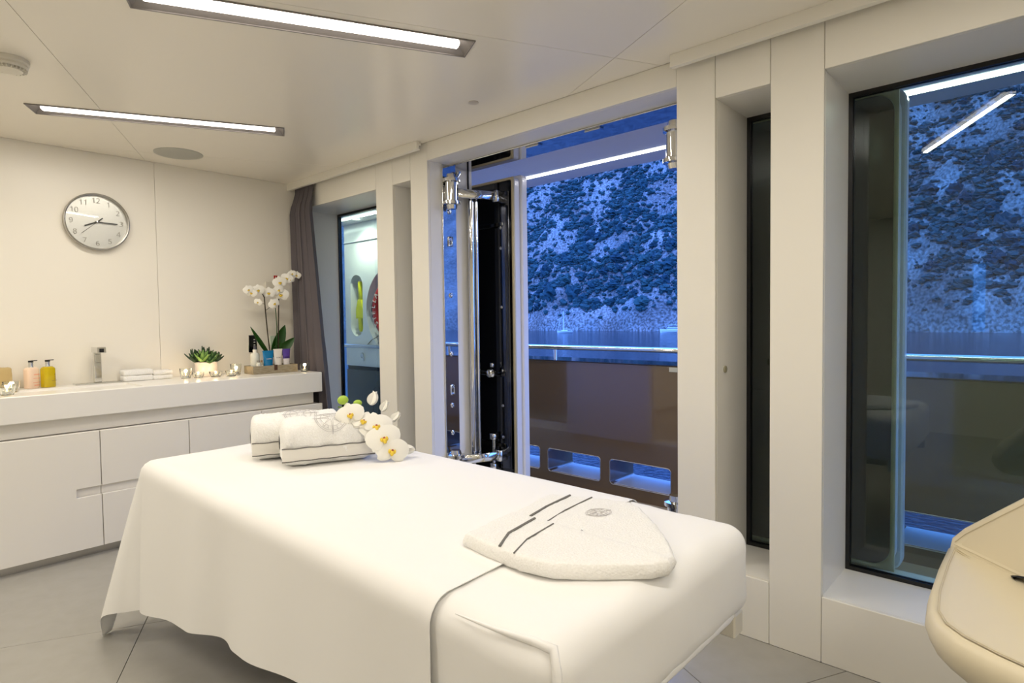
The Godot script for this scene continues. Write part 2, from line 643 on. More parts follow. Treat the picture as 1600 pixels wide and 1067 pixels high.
func ceiling_lamps() -> void:
	var names := ["narrow recessed linear ceiling light nearest the washstand wall", "long recessed linear ceiling light above the head of the massage table", "recessed linear ceiling light mirrored in the large right window", "recessed linear ceiling light behind the viewer, beyond the lounge chair", "recessed linear ceiling light left of the picture, by the washstand wall", "recessed linear ceiling light left of the picture, level with the table head", "recessed linear ceiling light behind the viewer on the far side"]
	for i in LAMP_SPOTS.size():
		var spot: Vector2 = LAMP_SPOTS[i]
		var t := thing("ceiling_light", names[i], "ceiling light", Vector3(spot.x, CEILING_Y, spot.y), LAMP_TURN, "recessed linear ceiling lights")
		var st := start()
		# trough: four sloping sides and a top, open below
		var half := Vector2(0.538, 0.065)
		var inner := Vector2(0.500, 0.030)
		var o := [Vector3(-half.x, -0.002, -half.y), Vector3(half.x, -0.002, -half.y), Vector3(half.x, -0.002, half.y), Vector3(-half.x, -0.002, half.y)]
		var u := [Vector3(-inner.x, 0.034, -inner.y), Vector3(inner.x, 0.034, -inner.y), Vector3(inner.x, 0.034, inner.y), Vector3(-inner.x, 0.034, inner.y)]
		for k in 4:
			var j := (k + 1) % 4
			quad(st, o[k], o[j], u[j], u[k])
			quad(st, o[j], o[k], o[k] + Vector3.UP * 0.06, o[j] + Vector3.UP * 0.06)
		quad(st, u[0], u[1], u[2], u[3])
		obj("tray", st, M.lamp_tray, t)
		st = start()
		for e in [[Vector3(-0.541, -0.005, -0.069), Vector3(0.541, 0.0, -0.064)], [Vector3(-0.541, -0.005, 0.064), Vector3(0.541, 0.0, 0.069)], [Vector3(-0.541, -0.005, -0.064), Vector3(-0.536, 0.0, 0.064)], [Vector3(0.536, -0.005, -0.064), Vector3(0.541, 0.0, 0.064)]]:
			box(st, e[0], e[1], 0.001)
		obj("rim", st, M.lamp_tray, t)
		st = start(true)
		var tf := Transform3D(Basis(Vector3(0, 0, 1), Vector3(0, 1, 0), Vector3(-1, 0, 0)), Vector3(0, 0.009, 0))
		prism(st, rounded_rect(0.040, 0.024, 0.011), -0.497, 0.497, tf, 0.004)
		obj("lamp_tube", st, M.lamp_glow, t)
		var light := AreaLight3D.new()
		light.name = "lamp_light"
		t.add_child(light)
		light.area_size = Vector2(0.99, 0.030)
		light.position = Vector3(0, -0.007, 0)
		light.rotation.x = -PI / 2
		light.light_color = Color(1.0, 0.968, 0.92)
		light.light_energy = 0.64 if i < 4 else 0.97
		light.area_range = 12.0
		light.shadow_enabled = true

func deck_lamps() -> void:
	# one continuous strip light let into the overhang outside
	var t := thing("strip_light", "white light strip along the overhang outside the doorway", "strip light", Vector3(3.18, 2.16, 0.0))
	var st := start()
	box(st, Vector3(-0.02, -0.004, -6.0), Vector3(0.02, 0.02, 3.0), 0.002)
	obj("diffuser", st, M.deck_glow, t)
	for k in 6:
		var light := AreaLight3D.new()
		light.name = "strip_light_source"
		t.add_child(light, true)
		light.area_size = Vector2(0.04, 1.45)
		light.position = Vector3(0, -0.010, -5.2 + 1.5 * k)
		light.rotation.x = -PI / 2
		light.light_color = Color(1.0, 0.97, 0.92)
		light.light_energy = 0.42
		light.area_range = 8.0
		light.shadow_enabled = true
	var d := thing("downlight", "small round downlight in the overhang above the lifebuoy", "downlight", Vector3(3.26, 2.158, -5.0))
	st = start()
	lathe(st, [Vector2(0.045, 0.0), Vector2(0.045, -0.004), Vector2(0.036, -0.004), Vector2(0.036, 0.0)], 24)
	obj("ring", st, M.chrome, d)
	st = start()
	lathe(st, [Vector2(0.0001, -0.002), Vector2(0.036, -0.002), Vector2(0.036, 0.0), Vector2(0.0001, 0.0)], 24)
	obj("lens", st, M.deck_glow, d)
	var s := SpotLight3D.new()
	s.name = "downlight_source"
	d.add_child(s)
	s.position = Vector3(0, -0.02, 0)
	s.rotation.x = -PI / 2
	s.spot_angle = 75.0
	s.light_size = 0.03
	s.light_color = Color(1.0, 0.96, 0.88)
	s.light_energy = 0.9
	s.spot_range = 8.0
	s.shadow_enabled = true

# ---------------------------------------------------------------- room shell
func clip_rect(poly: PackedVector2Array, lo: Vector2, hi: Vector2) -> Array:
	return Geometry2D.intersect_polygons(poly, PackedVector2Array([lo, Vector2(hi.x, lo.y), hi, Vector2(lo.x, hi.y)]))

# tiles or panels on the turned grid: s runs along the lamps, t across them (towards the washstand)
func st_rect(s0: float, s1: float, t0: float, t1: float) -> PackedVector2Array:
	var out := PackedVector2Array()
	for q in [[s0, t0], [s1, t0], [s1, t1], [s0, t1]]:
		out.append(along() * q[0] + Vector2(across().x, across().y) * q[1])
	return out

func room_shell() -> void:
	var flat := Transform3D(Basis(Vector3(1, 0, 0), Vector3(0, 0, 1), Vector3(0, -1, 0)), Vector3.ZERO)   # outline (x, z), w downwards
	# floor: large grey tiles turned to the walls
	var fl := setting("floor", "grey floor of large tiles laid diagonally", "floor")
	box_obj("screed", Vector3(LEFT_X - 0.1, -0.08, BACK_Z - 0.1), Vector3(WALL_X + 0.02, -0.006, FRONT_Z + 0.1), M.grout, fl, 0.0)
	var s_lines := [-4.09, -2.32, -0.55, 1.22, 2.99]
	var t_lines := [-2.33, -1.08, 0.17, 1.42, 2.67, 3.92, 5.17]
	for i in s_lines.size() - 1:
		for j in t_lines.size() - 1:
			var g := 0.0012
			for piece in clip_rect(st_rect(s_lines[i] + g, s_lines[i + 1] - g, t_lines[j] + g, t_lines[j + 1] - g), Vector2(LEFT_X, BACK_Z), Vector2(WALL_X, FRONT_Z)):
				var st := start()
				prism(st, piece, 0.0, 0.006, flat, 0.0006)
				obj("tile", st, M.floor, fl)
	# ceiling: lacquered panels on the same turned grid, cut out round the lamps
	var ce := setting("ceiling", "glossy cream lacquered ceiling of large panels", "ceiling")
	box_obj("deckhead", Vector3(LEFT_X - 0.1, CEILING_Y + 0.06, BACK_Z - 0.1), Vector3(OUTER_X, CEILING_Y + 0.14, FRONT_Z + 0.1), M.wall, ce, 0.0)
	var up := Transform3D(Basis(Vector3(1, 0, 0), Vector3(0, 0, 1), Vector3(0, -1, 0)), Vector3(0, CEILING_Y, 0))
	var cs := [-4.70, -2.735, -0.77, 1.195, 3.16]
	var ct := [-3.885, -1.915, 0.045, 2.015, 3.985, 5.95]
	for i in cs.size() - 1:
		for j in ct.size() - 1:
			var g := 0.001
			var pieces := [st_rect(cs[i] + g, cs[i + 1] - g, ct[j] + g, ct[j + 1] - g)]
			for spot in LAMP_SPOTS:
				var s0: float = along().dot(spot) - 0.538
				var t0: float = across().dot(spot) - 0.065
				var next := []
				for r in [st_rect(-9, 9, -9, t0), st_rect(-9, 9, t0 + 0.13, 9), st_rect(-9, s0, t0, t0 + 0.13), st_rect(s0 + 1.076, 9, t0, t0 + 0.13)]:
					for p in pieces:
						next.append_array(Geometry2D.intersect_polygons(p, r))
				pieces = next
			var st := start()
			var any := false
			for p in pieces:
				for q in clip_rect(p, Vector2(LEFT_X, BACK_Z), Vector2(WALL_X, FRONT_Z)):
					prism(st, q, -0.03, 0.0, up)
					any = true
			if any: obj("panel", st, M.lacquer, ce)
	# back wall: two wide panels with a fine joint, a third behind the orchid
	var wb := setting("wall_back", "cream panelled wall behind the washstand", "wall")
	box_obj("core", Vector3(LEFT_X - 0.1, -0.08, BACK_Z - 0.12), Vector3(OUTER_X, CEILING_Y + 0.06, BACK_Z - 0.012), M.wall, wb, 0.0)
	var cuts := [LEFT_X, 0.03, 1.245, WALL_X + 0.03]
	for i in 3:
		box_obj("panel", Vector3(cuts[i] + 0.0008, 0.0, BACK_Z - 0.012), Vector3(cuts[i + 1] - 0.0008, CEILING_Y, BACK_Z), M.wall, wb, 0.001)
	# the two walls behind the viewer
	var wl := setting("wall_left", "cream wall opposite the window wall", "wall")
	for e in [[Vector3(LEFT_X - 0.12, 0, BACK_Z - 0.1), Vector3(LEFT_X, CEILING_Y + 0.06, -0.62)], [Vector3(LEFT_X - 0.12, 0, -0.52), Vector3(LEFT_X, CEILING_Y + 0.06, FRONT_Z + 0.1)], [Vector3(LEFT_X - 0.12, 0, -0.62), Vector3(LEFT_X, 1.0, -0.52)], [Vector3(LEFT_X - 0.12, 1.64, -0.62), Vector3(LEFT_X, CEILING_Y + 0.06, -0.52)]]:
		box_obj("panel", e[0], e[1], M.wall, wl, 0.0)
	var w4 := setting("window_4", "narrow window in the wall opposite, mirrored in the right window", "window")
	box_obj("pane", Vector3(LEFT_X - 0.07, 1.0, -0.62), Vector3(LEFT_X - 0.062, 1.64, -0.52), M.clear_glass, w4, 0.0)
	var wf := setting("wall_front", "cream wall behind the viewer", "wall")
	box_obj("panel", Vector3(LEFT_X - 0.12, 0, FRONT_Z), Vector3(OUTER_X, CEILING_Y + 0.06, FRONT_Z + 0.12), M.wall, wf, 0.0)

# ---------------------------------------------------------------- window wall
func window_wall() -> void:
	var w := setting("wall_right", "cream window wall with deep reveals and square pillars", "wall")
	var front := WALL_X + 0.018
	var top := CEILING_Y + 0.06
	var pillars := [[BACK_Z, -4.04], [-3.10, -2.93], [-2.76, -2.608], [-1.105, -0.95], [-0.752, -0.58], [0.90, FRONT_Z]]
	var bays := [[-4.04, -3.10], [-2.93, -2.76], [-0.95, -0.752], [-0.58, 0.90]]
	var g := 0.0008
	for p in pillars:
		box_obj("pillar", Vector3(front, 0, p[0]), Vector3(OUTER_X, top, p[1]), M.reveal, w, 0.0)
		box_obj("panel", Vector3(WALL_X, 0, p[0] + g), Vector3(front, CEILING_Y, p[1] - g), M.panel, w, 0.0015)
	for b in bays:
		box_obj("header", Vector3(front, 1.982, b[0]), Vector3(OUTER_X, top, b[1]), M.reveal, w, 0.0)
		box_obj("sill", Vector3(front, 0, b[0]), Vector3(OUTER_X, 0.226, b[1]), M.reveal, w, 0.0)
		box_obj("panel", Vector3(WALL_X, 1.982, b[0] + g), Vector3(front, CEILING_Y, b[1] - g), M.panel, w, 0.0015)
		box_obj("panel", Vector3(WALL_X, 0, b[0] + g), Vector3(front, 0.226, b[1] - g), M.panel, w, 0.0015)
	# above and below the doorway
	box_obj("header", Vector3(front, 2.066, -2.608), Vector3(OUTER_X, top, -1.105), M.reveal, w, 0.0)
	box_obj("panel", Vector3(WALL_X, 2.066, -2.608), Vector3(front, CEILING_Y, -1.105), M.panel, w, 0.0015)
	box_obj("sill", Vector3(WALL_X, 0, -2.608), Vector3(OUTER_X, 0.10, -1.105), M.reveal, w, 0.002)
	# panes in black frames
	var labels := ["tinted window beside the grey curtain, lifebuoy outside", "narrow tinted window slot left of the doorway", "narrow dark window slot right of the doorway", "large tinted window at the right, mirroring the room"]
	for i in bays.size():
		var b: Array = bays[i]
		var n := setting("window_%d" % [[1, 5, 2, 3][i]], labels[i], "window")
		box_obj("pane", Vector3(GLASS_X, 0.226, b[0]), Vector3(GLASS_X + 0.010, 1.982, b[1]), M.window_glass, n, 0.0)
		var st := start()
		for e in [[0.226, 0.240, b[0], b[1]], [1.966, 1.982, b[0], b[1]], [0.240, 1.966, b[0], b[0] + 0.014], [0.240, 1.966, b[1] - 0.014, b[1]]]:
			box(st, Vector3(GLASS_X - 0.012, e[0], e[2]), Vector3(GLASS_X - 0.0005, e[1], e[3]))
			box(st, Vector3(GLASS_X + 0.0105, e[0], e[2]), Vector3(GLASS_X + 0.020, e[1], e[3]))
		obj("window_frame", st, M.frame_black, n)
	# curtain pelmets under the ceiling either side of the doorway
	var k := 1
	for e in [[BACK_Z, -2.62], [-1.10, FRONT_Z]]:
		var t := setting("trim_%d" % k, ["cream curtain pelmet over the left window and curtain", "cream curtain pelmet over the right windows"][k - 1], "pelmet")
		var st := start()
		box(st, Vector3(2.098, 2.118, e[0]), Vector3(2.114, CEILING_Y, e[1]), 0.001)
		obj("fascia", st, M.panel, t)
		st = start()
		box(st, Vector3(2.114, 2.118, e[0]), Vector3(2.122, 2.124, e[1]), 0.001)
		box(st, Vector3(2.122, CEILING_Y - 0.016, e[0] + 0.01), Vector3(2.138, CEILING_Y, e[1] - 0.01), 0.001)
		obj("track", st, M.panel, t)
		k += 1
	# round button on the reveal right of the doorway
	var b := thing("wall_button", "small round grey button on the reveal right of the doorway", "button", Vector3(2.245, 0.974, -0.95))
	var s := start()
	lathe(s, [Vector2(0.014, 0.0), Vector2(0.014, 0.004), Vector2(0.011, 0.006), Vector2(0.0001, 0.006)], 20, Transform3D(Basis(Vector3(1, 0, 0), Vector3(0, 0, 1), Vector3(0, -1, 0)), Vector3.ZERO))
	obj("cap", s, mat(Color(0.62, 0.60, 0.50), 0.4), b)

# ---------------------------------------------------------------- doorway and the two leaves that stand open outside
func doorway() -> void:
	var f := setting("door_1", "polished steel door frame of the open doorway", "door frame")
	# mirror-polished lining of jambs and head
	box_obj("jamb_lining", Vector3(2.266, 0.10, -2.608), Vector3(2.368, 2.066, -2.604), M.mirror_steel, f, 0.0008)
	box_obj("jamb_lining", Vector3(2.266, 0.10, -1.109), Vector3(2.368, 2.066, -1.105), M.mirror_steel, f, 0.0008)
	box_obj("head_lining", Vector3(2.318, 2.060, -2.604), Vector3(2.500, 2.066, -1.109), M.mirror_steel, f, 0.0008)
	var st := start(true)
	for z in [-2.602, -1.111]:
		tube(st, [Vector3(2.264, 0.10, z), Vector3(2.264, 2.06, z)], 0.004, 8)
	tube(st, [Vector3(2.316, 2.060, -2.602), Vector3(2.316, 2.060, -1.111)], 0.0035, 8)
	obj("edge_bead", st, M.chrome, f)
	box_obj("stop", Vector3(2.463, 0.10, -2.608), Vector3(2.470, 2.066, -2.598), M.frame_black, f, 0.0)
	# swan-neck at the top of the left jamb
	st = start(true)
	var neck := []
	for i in 9:
		var a := PI * 0.5 * i / 8.0
		neck.append(Vector3(2.30 + 0.05 * sin(a) + 0.02, 1.985 + 0.05 * (1 - cos(a)), -2.585))
	tube(st, neck, 0.016, 10)
	obj("bracket", st, M.chrome, f)
	# fasteners on the left jamb lining
	for y in [1.80, 1.64, 1.32, 0.98, 0.79, 0.68, 0.52]:
		st = start(true)
		var turn := Transform3D(Basis(Vector3(1, 0, 0), Vector3(0, 0, 1), Vector3(0, -1, 0)), Vector3(2.315, y, -2.604))
		lathe(st, [Vector2(0.014, 0.0), Vector2(0.014, 0.003), Vector2(0.009, 0.007), Vector2(0.004, 0.007), Vector2(0.0001, 0.004)], 16, turn)
		obj("bolt", st, M.chrome, f)
	for y in [1.63, 0.77]:
		st = start(true)
		var turn := Transform3D(Basis(Vector3(1, 0, 0), Vector3(0, 1, 0), Vector3(0, 0, 1)), Vector3(2.318, y, -2.604))
		plate_with_hole(st, Vector2(-0.016, -0.028), Vector2(0.016, 0.028), rounded_rect(0.016, 0.030, 0.007, 4), 0.0, 0.006, turn)
		obj("striker", st, M.chrome, f)
	for z in [-1.62, -1.99]:
		box_obj("latch_plate", Vector3(2.33, 2.050, z - 0.045), Vector3(2.37, 2.060, z + 0.045), M.chrome, f, 0.004)
	# hinges: two at the left, two at the right
	for e in [[-2.558, 1.0, 1.905], [-2.558, 1.0, 0.33], [-1.180, -1.0, 1.885], [-1.180, -1.0, 0.33]]:
		st = start(true)
		var at := Vector3(2.295, e[2], e[0])
		lathe(st, [Vector2(0.0001, -0.098), Vector2(0.028, -0.098), Vector2(0.032, -0.076), Vector2(0.050, -0.072), Vector2(0.050, -0.055), Vector2(0.037, -0.050), Vector2(0.037, 0.050), Vector2(0.050, 0.055), Vector2(0.050, 0.072), Vector2(0.032, 0.076), Vector2(0.028, 0.098), Vector2(0.0001, 0.098)], 24, Transform3D(Basis.IDENTITY, at))
		box(st, at + Vector3(-0.012, -0.045, minf(0.0, -e[1] * 0.060)), at + Vector3(0.012, 0.045, maxf(0.0, -e[1] * 0.060)), 0.003)
		obj("hinge", st, M.chrome, f)
	door_leaf("door_2", "dark door leaf standing open left of the doorway", -1.0)
	door_leaf("door_3", "dark door leaf standing open behind the right windows", 1.0)

# a leaf hung parallel to the wall outside; side -1 stands to the left, 1 to the right
func door_leaf(called: String, label: String, side: float) -> void:
	var d := setting(called, label, "door")
	var z0 := -3.115 if side < 0.0 else -1.20
	var z1 := -2.360 if side < 0.0 else -0.445
	var mid := (z0 + z1) * 0.5
	var wide := z1 - z0
	var tf := Transform3D(Basis(Vector3(0, 0, -1), Vector3(0, 1, 0), Vector3(1, 0, 0)), Vector3(0, 1.108, mid))   # outline (-z, y), w along x
	var st := start(true)
	var corner := 0.022 if side < 0.0 else 0.075
	prism(st, rounded_rect(wide + 0.03, 1.84, maxf(0.02, corner - 0.02), 6), 2.655, 2.705, tf, 0.006)
	obj("skin", st, M.white_paint, d, "white outer skin of the door leaf")
	st = start(true)
	prism(st, rounded_rect(wide, 1.80, corner, 8), 2.605, 2.655, tf, 0.006)
	obj("core", st, M.white_paint, d)
	st = start(true)
	plate_with_hole(st, Vector2(-wide * 0.5, -0.90), Vector2(wide * 0.5, 0.90), rounded_rect(wide - 0.028, 1.772, corner - 0.008, 8), 2.594, 2.605, tf)
	obj("seal", st, M.rubber, d, "beige rubber seal round the door leaf")
	st = start(true)
	prism(st, rounded_rect(wide - 0.032, 1.768, corner - 0.010, 8), 2.597, 2.606, tf, 0.001)
	obj("inner_face", st, M.black_gloss, d, "black glossy inner face of the door leaf")
	# upright black plate with screws, along the leading edge
	var lead := z1 - 0.075 if side < 0.0 else z0 + 0.085
	box_obj("lock_plate", Vector3(2.586, 0.28, lead - 0.045), Vector3(2.599, 1.93, lead + 0.045), M.dark_steel, d, 0.003)
	for y in [1.72, 1.60, 1.25, 0.87, 0.66, 0.47]:
		st = start(true)
		lathe(st, [Vector2(0.010, 0.0), Vector2(0.009, 0.003), Vector2(0.0001, 0.004)], 12, Transform3D(Basis(Vector3(0, 1, 0), Vector3(-1, 0, 0), Vector3(0, 0, 1)), Vector3(2.586, y, lead - 0.02)))
		obj("screw", st, M.chrome, d)
	# cross bars and catches on the black face
	var far := z0 + 0.42 if side < 0.0 else z1 - 0.42
	for y in [1.74, 0.85, 0.42]:
		box_obj("rib", Vector3(2.580, y - 0.012, minf(lead, far)), Vector3(2.599, y + 0.012, maxf(lead, far)), M.black_gloss, d, 0.003)
	st = start(true)
	var knob := Vector3(2.575, 0.855, lead - side * -0.075)
	lathe(st, [Vector2(0.012, 0.0), Vector2(0.012, 0.02), Vector2(0.026, 0.024), Vector2(0.030, 0.036), Vector2(0.024, 0.048), Vector2(0.014, 0.052), Vector2(0.014, 0.062), Vector2(0.0001, 0.064)], 20, Transform3D(Basis(Vector3(0, 1, 0), Vector3(-1, 0, 0), Vector3(0, 0, 1)), knob))
	box(st, knob + Vector3(-0.03, 0.035, -0.012), knob + Vector3(-0.012, 0.062, 0.012), 0.003)
	obj("knob", st, M.chrome, d, "chrome knob")
	# the swinging arms that carry the leaf, and the grab pole between them
	var jamb := -2.565 if side < 0.0 else -1.165
	for y in [1.905, 0.36]:
		st = start(true)
		var a := Vector3(2.335, y, jamb)
		var c := Vector3(2.560, y, jamb + 0.095)
		var dir := (c - a).normalized()
		var basis := Basis(dir, Vector3.UP, dir.cross(Vector3.UP))
		box(st, Vector3(0, -0.026, -0.010), Vector3(a.distance_to(c), 0.026, 0.010), 0.004, Transform3D(basis, a))
		box(st, Vector3(2.552, y - 0.034, c.z - 0.02), Vector3(2.600, y + 0.034, c.z + 0.02), 0.004)
		obj("arm", st, M.chrome, d, "chrome swing arm")
	st = start(true)
	var pole_z := -2.566 if side < 0.0 else -1.148
	tube(st, [Vector3(2.45, 0.34, pole_z), Vector3(2.45, 1.93, pole_z)], 0.020, 14)
	tube(st, [Vector3(2.478, 0.34, pole_z + 0.018), Vector3(2.478, 1.93, pole_z + 0.018)], 0.010, 10)
	obj("grab_pole", st, M.chrome, d, "chrome upright pole")
	st = start(true)
	for y in [0.47, 0.29]:
		box(st, Vector3(2.545, y - 0.02, lead - 0.10), Vector3(2.590, y + 0.02, lead - 0.06), 0.005)
	tube(st, [Vector3(2.566, 0.30, lead - 0.08), Vector3(2.566, 0.47, lead - 0.08)], 0.011, 10)
	obj("catch", st, M.chrome, d, "chrome spring catch")

# ---------------------------------------------------------------- side deck, bulwark and overhang
func side_deck() -> void:
	var dk := setting("side_deck", "pale side deck outside the doorway", "deck")
	box_obj("planking", Vector3(OUTER_X, DECK_Y - 0.08, -6.2), Vector3(BULWARK_X, DECK_Y, 3.0), M.deck, dk, 0.0)
	var cs := setting("cabin_side", "white outer side of the cabin along the side deck", "wall")
	box_obj("panel", Vector3(OUTER_X - 0.12, DECK_Y, -6.2), Vector3(OUTER_X, 2.24, BACK_Z - 0.12), M.white_paint, cs, 0.0)
	box_obj("panel", Vector3(OUTER_X - 0.12, DECK_Y, FRONT_Z + 0.12), Vector3(OUTER_X, 2.24, 3.0), M.white_paint, cs, 0.0)
	var bh := setting("bulkhead", "white bulkhead closing the side deck further forward", "bulkhead")
	box_obj("panel", Vector3(OUTER_X, DECK_Y, -6.26), Vector3(3.42, 2.24, -6.2), M.white_paint, bh, 0.0)
	box_obj("coaming", Vector3(OUTER_X, DECK_Y, -6.2), Vector3(OUTER_X + 0.16, 0.20, 3.0), M.coaming, dk, 0.01)
	var ov := setting("overhang", "white overhang above the side deck", "overhang")
	var cuts := [-6.2, -4.3, -2.66, -1.40, 0.2, 3.0]
	for i in 5:
		box_obj("soffit_panel", Vector3(OUTER_X, 2.161, cuts[i] + 0.001), Vector3(3.158, 2.24, cuts[i + 1] - 0.001), M.white_paint, ov, 0.001)
		box_obj("soffit_panel", Vector3(3.202, 2.161, cuts[i] + 0.001), Vector3(3.42, 2.24, cuts[i + 1] - 0.001), M.white_paint, ov, 0.001)
	box_obj("light_channel", Vector3(3.158, 2.182, -6.2), Vector3(3.202, 2.24, 3.0), M.white_paint, ov, 0.0)
	# bulwark with freeing ports
	var bw := setting("bulwark", "taupe bulwark with rounded freeing ports along the side deck", "bulwark")
	var tf := Transform3D(Basis(Vector3(0, 0, -1), Vector3(0, 1, 0), Vector3(1, 0, 0)), Vector3.ZERO)   # outline (-z, y), w along x
	var deep := 0.30
	var ports := [[-2.235, -1.786], [-2.775, -2.315], [-3.31, -2.855], [-1.695, -1.245], [-1.155, -0.705], [-0.60, 0.30]]
	ports.sort_custom(func(a, b): return a[0] < b[0])
	var edge := -4.30
	for i in ports.size():
		var stop: float = ports[i][1] + 0.04 if i == ports.size() - 1 else (ports[i][1] + ports[i + 1][0]) * 0.5
		var st := start()
		var hole := rounded_rect(ports[i][1] - ports[i][0], 0.165, 0.022, 5)
		var moved := PackedVector2Array()
		for q in hole: moved.append(q + Vector2(-(ports[i][0] + ports[i][1]) * 0.5, 0.138))
		plate_with_hole(st, Vector2(-stop, DECK_Y), Vector2(-edge, 0.30), moved, BULWARK_X, BULWARK_X + deep, tf)
		obj("port_panel", st, M.taupe_paint, bw)
		st = start()
		var rim := []
		for q in inset(ccw(moved), -0.002): rim.append(Vector3(BULWARK_X - 0.001, q.y, -q.x))
		rim.append(rim[0])
		tube(st, rim, 0.003, 6)
		obj("port_rim", st, M.satin_steel, bw)
		st = start()
		box(st, Vector3(BULWARK_X + 0.012, 0.0560, ports[i][0] + 0.02), Vector3(BULWARK_X + deep - 0.002, 0.0575, ports[i][1] - 0.02))
		obj("port_sill", st, M.white_paint, bw, "white sill of a freeing port")
		edge = stop
	box_obj("port_panel", Vector3(BULWARK_X, DECK_Y, edge), Vector3(BULWARK_X + deep, 0.30, 3.0), M.taupe_paint, bw, 0.0)
	box_obj("upper_panel", Vector3(BULWARK_X, 0.30, -4.30), Vector3(BULWARK_X + deep, 0.868, 3.0), M.taupe_paint, bw, 0.0)
	box_obj("cap", Vector3(BULWARK_X - 0.004, 0.868, -4.30), Vector3(BULWARK_X + deep + 0.01, 0.876, 3.0), M.dark_gloss, bw, 0.003)
	# hand rail on stanchions
	var hr := thing("hand_rail", "polished steel hand rail above the bulwark", "rail", Vector3(3.45, 0.872, 0))
	var st := start(true)
	tube(st, [Vector3(0, 0.094, -4.25), Vector3(0, 0.094, 2.9)], 0.030, 14, 0.62)
	obj("rail", st, M.chrome, hr)
	for z in [-4.1, -2.735, -1.30, 0.10, 1.5]:
		st = start(true)
		tube(st, [Vector3(0, 0.0, z), Vector3(0, 0.085, z)], 0.016, 12)
		obj("stanchion", st, M.chrome, hr)
	var gr := thing("grab_rail", "polished steel grab rail below the lifebuoy recess", "rail", Vector3(3.355, 0.928, -4.88))
	st = start(true)
	tube(st, [Vector3(0, 0, -0.56), Vector3(0, 0, 0.57)], 0.018, 12)
	obj("rail", st, M.chrome, gr)
	for z in [-0.45, 0.45]:
		st = start(true)
		tube(st, [Vector3(0, 0, z), Vector3(0.047, 0, z)], 0.010, 8)
		obj("bracket", st, M.chrome, gr)
	var tg := thing("notice", "tiny pale notice on the bulwark beside the right pillar", "notice", Vector3(3.398, 0.850, -1.765))
	box_obj("plate", Vector3(-0.002, -0.014, -0.028), Vector3(0.002, 0.014, 0.028), mat(Color(0.80, 0.78, 0.66), 0.5), tg, 0.0008)
	# the full-height side further forward, with recesses for the safety gear
	var fw := setting("wall_side", "white full-height side panel forward of the bulwark", "wall")
	st = start()
	var slot := PackedVector2Array()
	for i in 24:
		var a := TAU * i / 24.0
		slot.append(Vector2(5.245 + cos(a) * 0.110, 1.335 + sin(a) * 0.110 + (0.20 if sin(a) > 0.0 else -0.20)))
	plate_with_hole(st, Vector2(5.10, 0.725), Vector2(5.45, 1.975), slot, BULWARK_X, BULWARK_X + 0.09, tf)
	obj("slot_panel", st, M.white_paint, fw)
	st = start()
	var round_hole := PackedVector2Array()
	for q in ellipse(0.375, 0.40, 40): round_hole.append(q + Vector2(4.70, 1.285))
	plate_with_hole(st, Vector2(4.30, 0.725), Vector2(5.10, 1.975), round_hole, BULWARK_X, BULWARK_X + 0.09, tf)
	obj("ring_panel", st, M.white_paint, fw)
	box_obj("recess_back", Vector3(BULWARK_X + 0.09, 0.725, -5.45), Vector3(BULWARK_X + 0.12, 1.975, -4.30), M.white_paint, fw, 0.0)
	box_obj("upper_panel", Vector3(BULWARK_X, 1.982, -5.45), Vector3(BULWARK_X + 0.12, 2.16, -4.30), M.white_paint, fw, 0.0)
	box_obj("ledge", Vector3(BULWARK_X - 0.012, 1.972, -5.45), Vector3(BULWARK_X + 0.12, 1.982, -4.30), M.white_paint, fw, 0.003)
	box_obj("dark_joint", Vector3(BULWARK_X + 0.015, 0.685, -5.45), Vector3(BULWARK_X + 0.12, 0.725, -4.30), M.black_matte, fw, 0.0)
	box_obj("lower_panel", Vector3(BULWARK_X, DECK_Y, -5.45), Vector3(BULWARK_X + 0.12, 0.685, -4.30), M.grey_paint, fw, 0.002)
	st = start()
	var hatch := []
	for q in rounded_rect(0.50, 0.50, 0.06, 5): hatch.append(Vector3(BULWARK_X - 0.001, 0.28 + q.y, -4.74 - q.x))
	hatch.append(hatch[0])
	tube(st, hatch, 0.003, 6)
	obj("hatch_joint", st, M.black_matte, fw)
	st = start(true)
	ball(st, Vector3(BULWARK_X - 0.016, 0.835, -5.14), Vector3(0.016, 0.030, 0.024), 12, 8)
	tube(st, [Vector3(BULWARK_X - 0.014, 0.835, -5.13), Vector3(BULWARK_X - 0.018, 0.780, -5.115)], [0.010, 0.006], 8)
	obj("latch", st, M.chrome, fw, "chrome turn latch")

# ---------------------------------------------------------------- sea, hillside and boats
var hill_noise := FastNoiseLite.new()
var fine_noise := FastNoiseLite.new()
var patch_noise := FastNoiseLite.new()

func hill_point(z: float, d: float) -> Vector3:
	var shore := 392.0 + 12.0 * hill_noise.get_noise_2d(z * 0.9, 500.0) + 4.0 * fine_noise.get_noise_2d(z, 900.0)
	var rise := 13.0 * (1.0 - exp(-d / 4.0)) + 0.98 * d
	var rough := minf(1.0, d / 12.0)
	rise += rough * (16.0 * hill_noise.get_noise_2d(z, d) + 5.0 * fine_noise.get_noise_2d(z * 1.0, d * 1.3))
	return Vector3(shore + d, SEA_Y - 1.0 + rise, z)

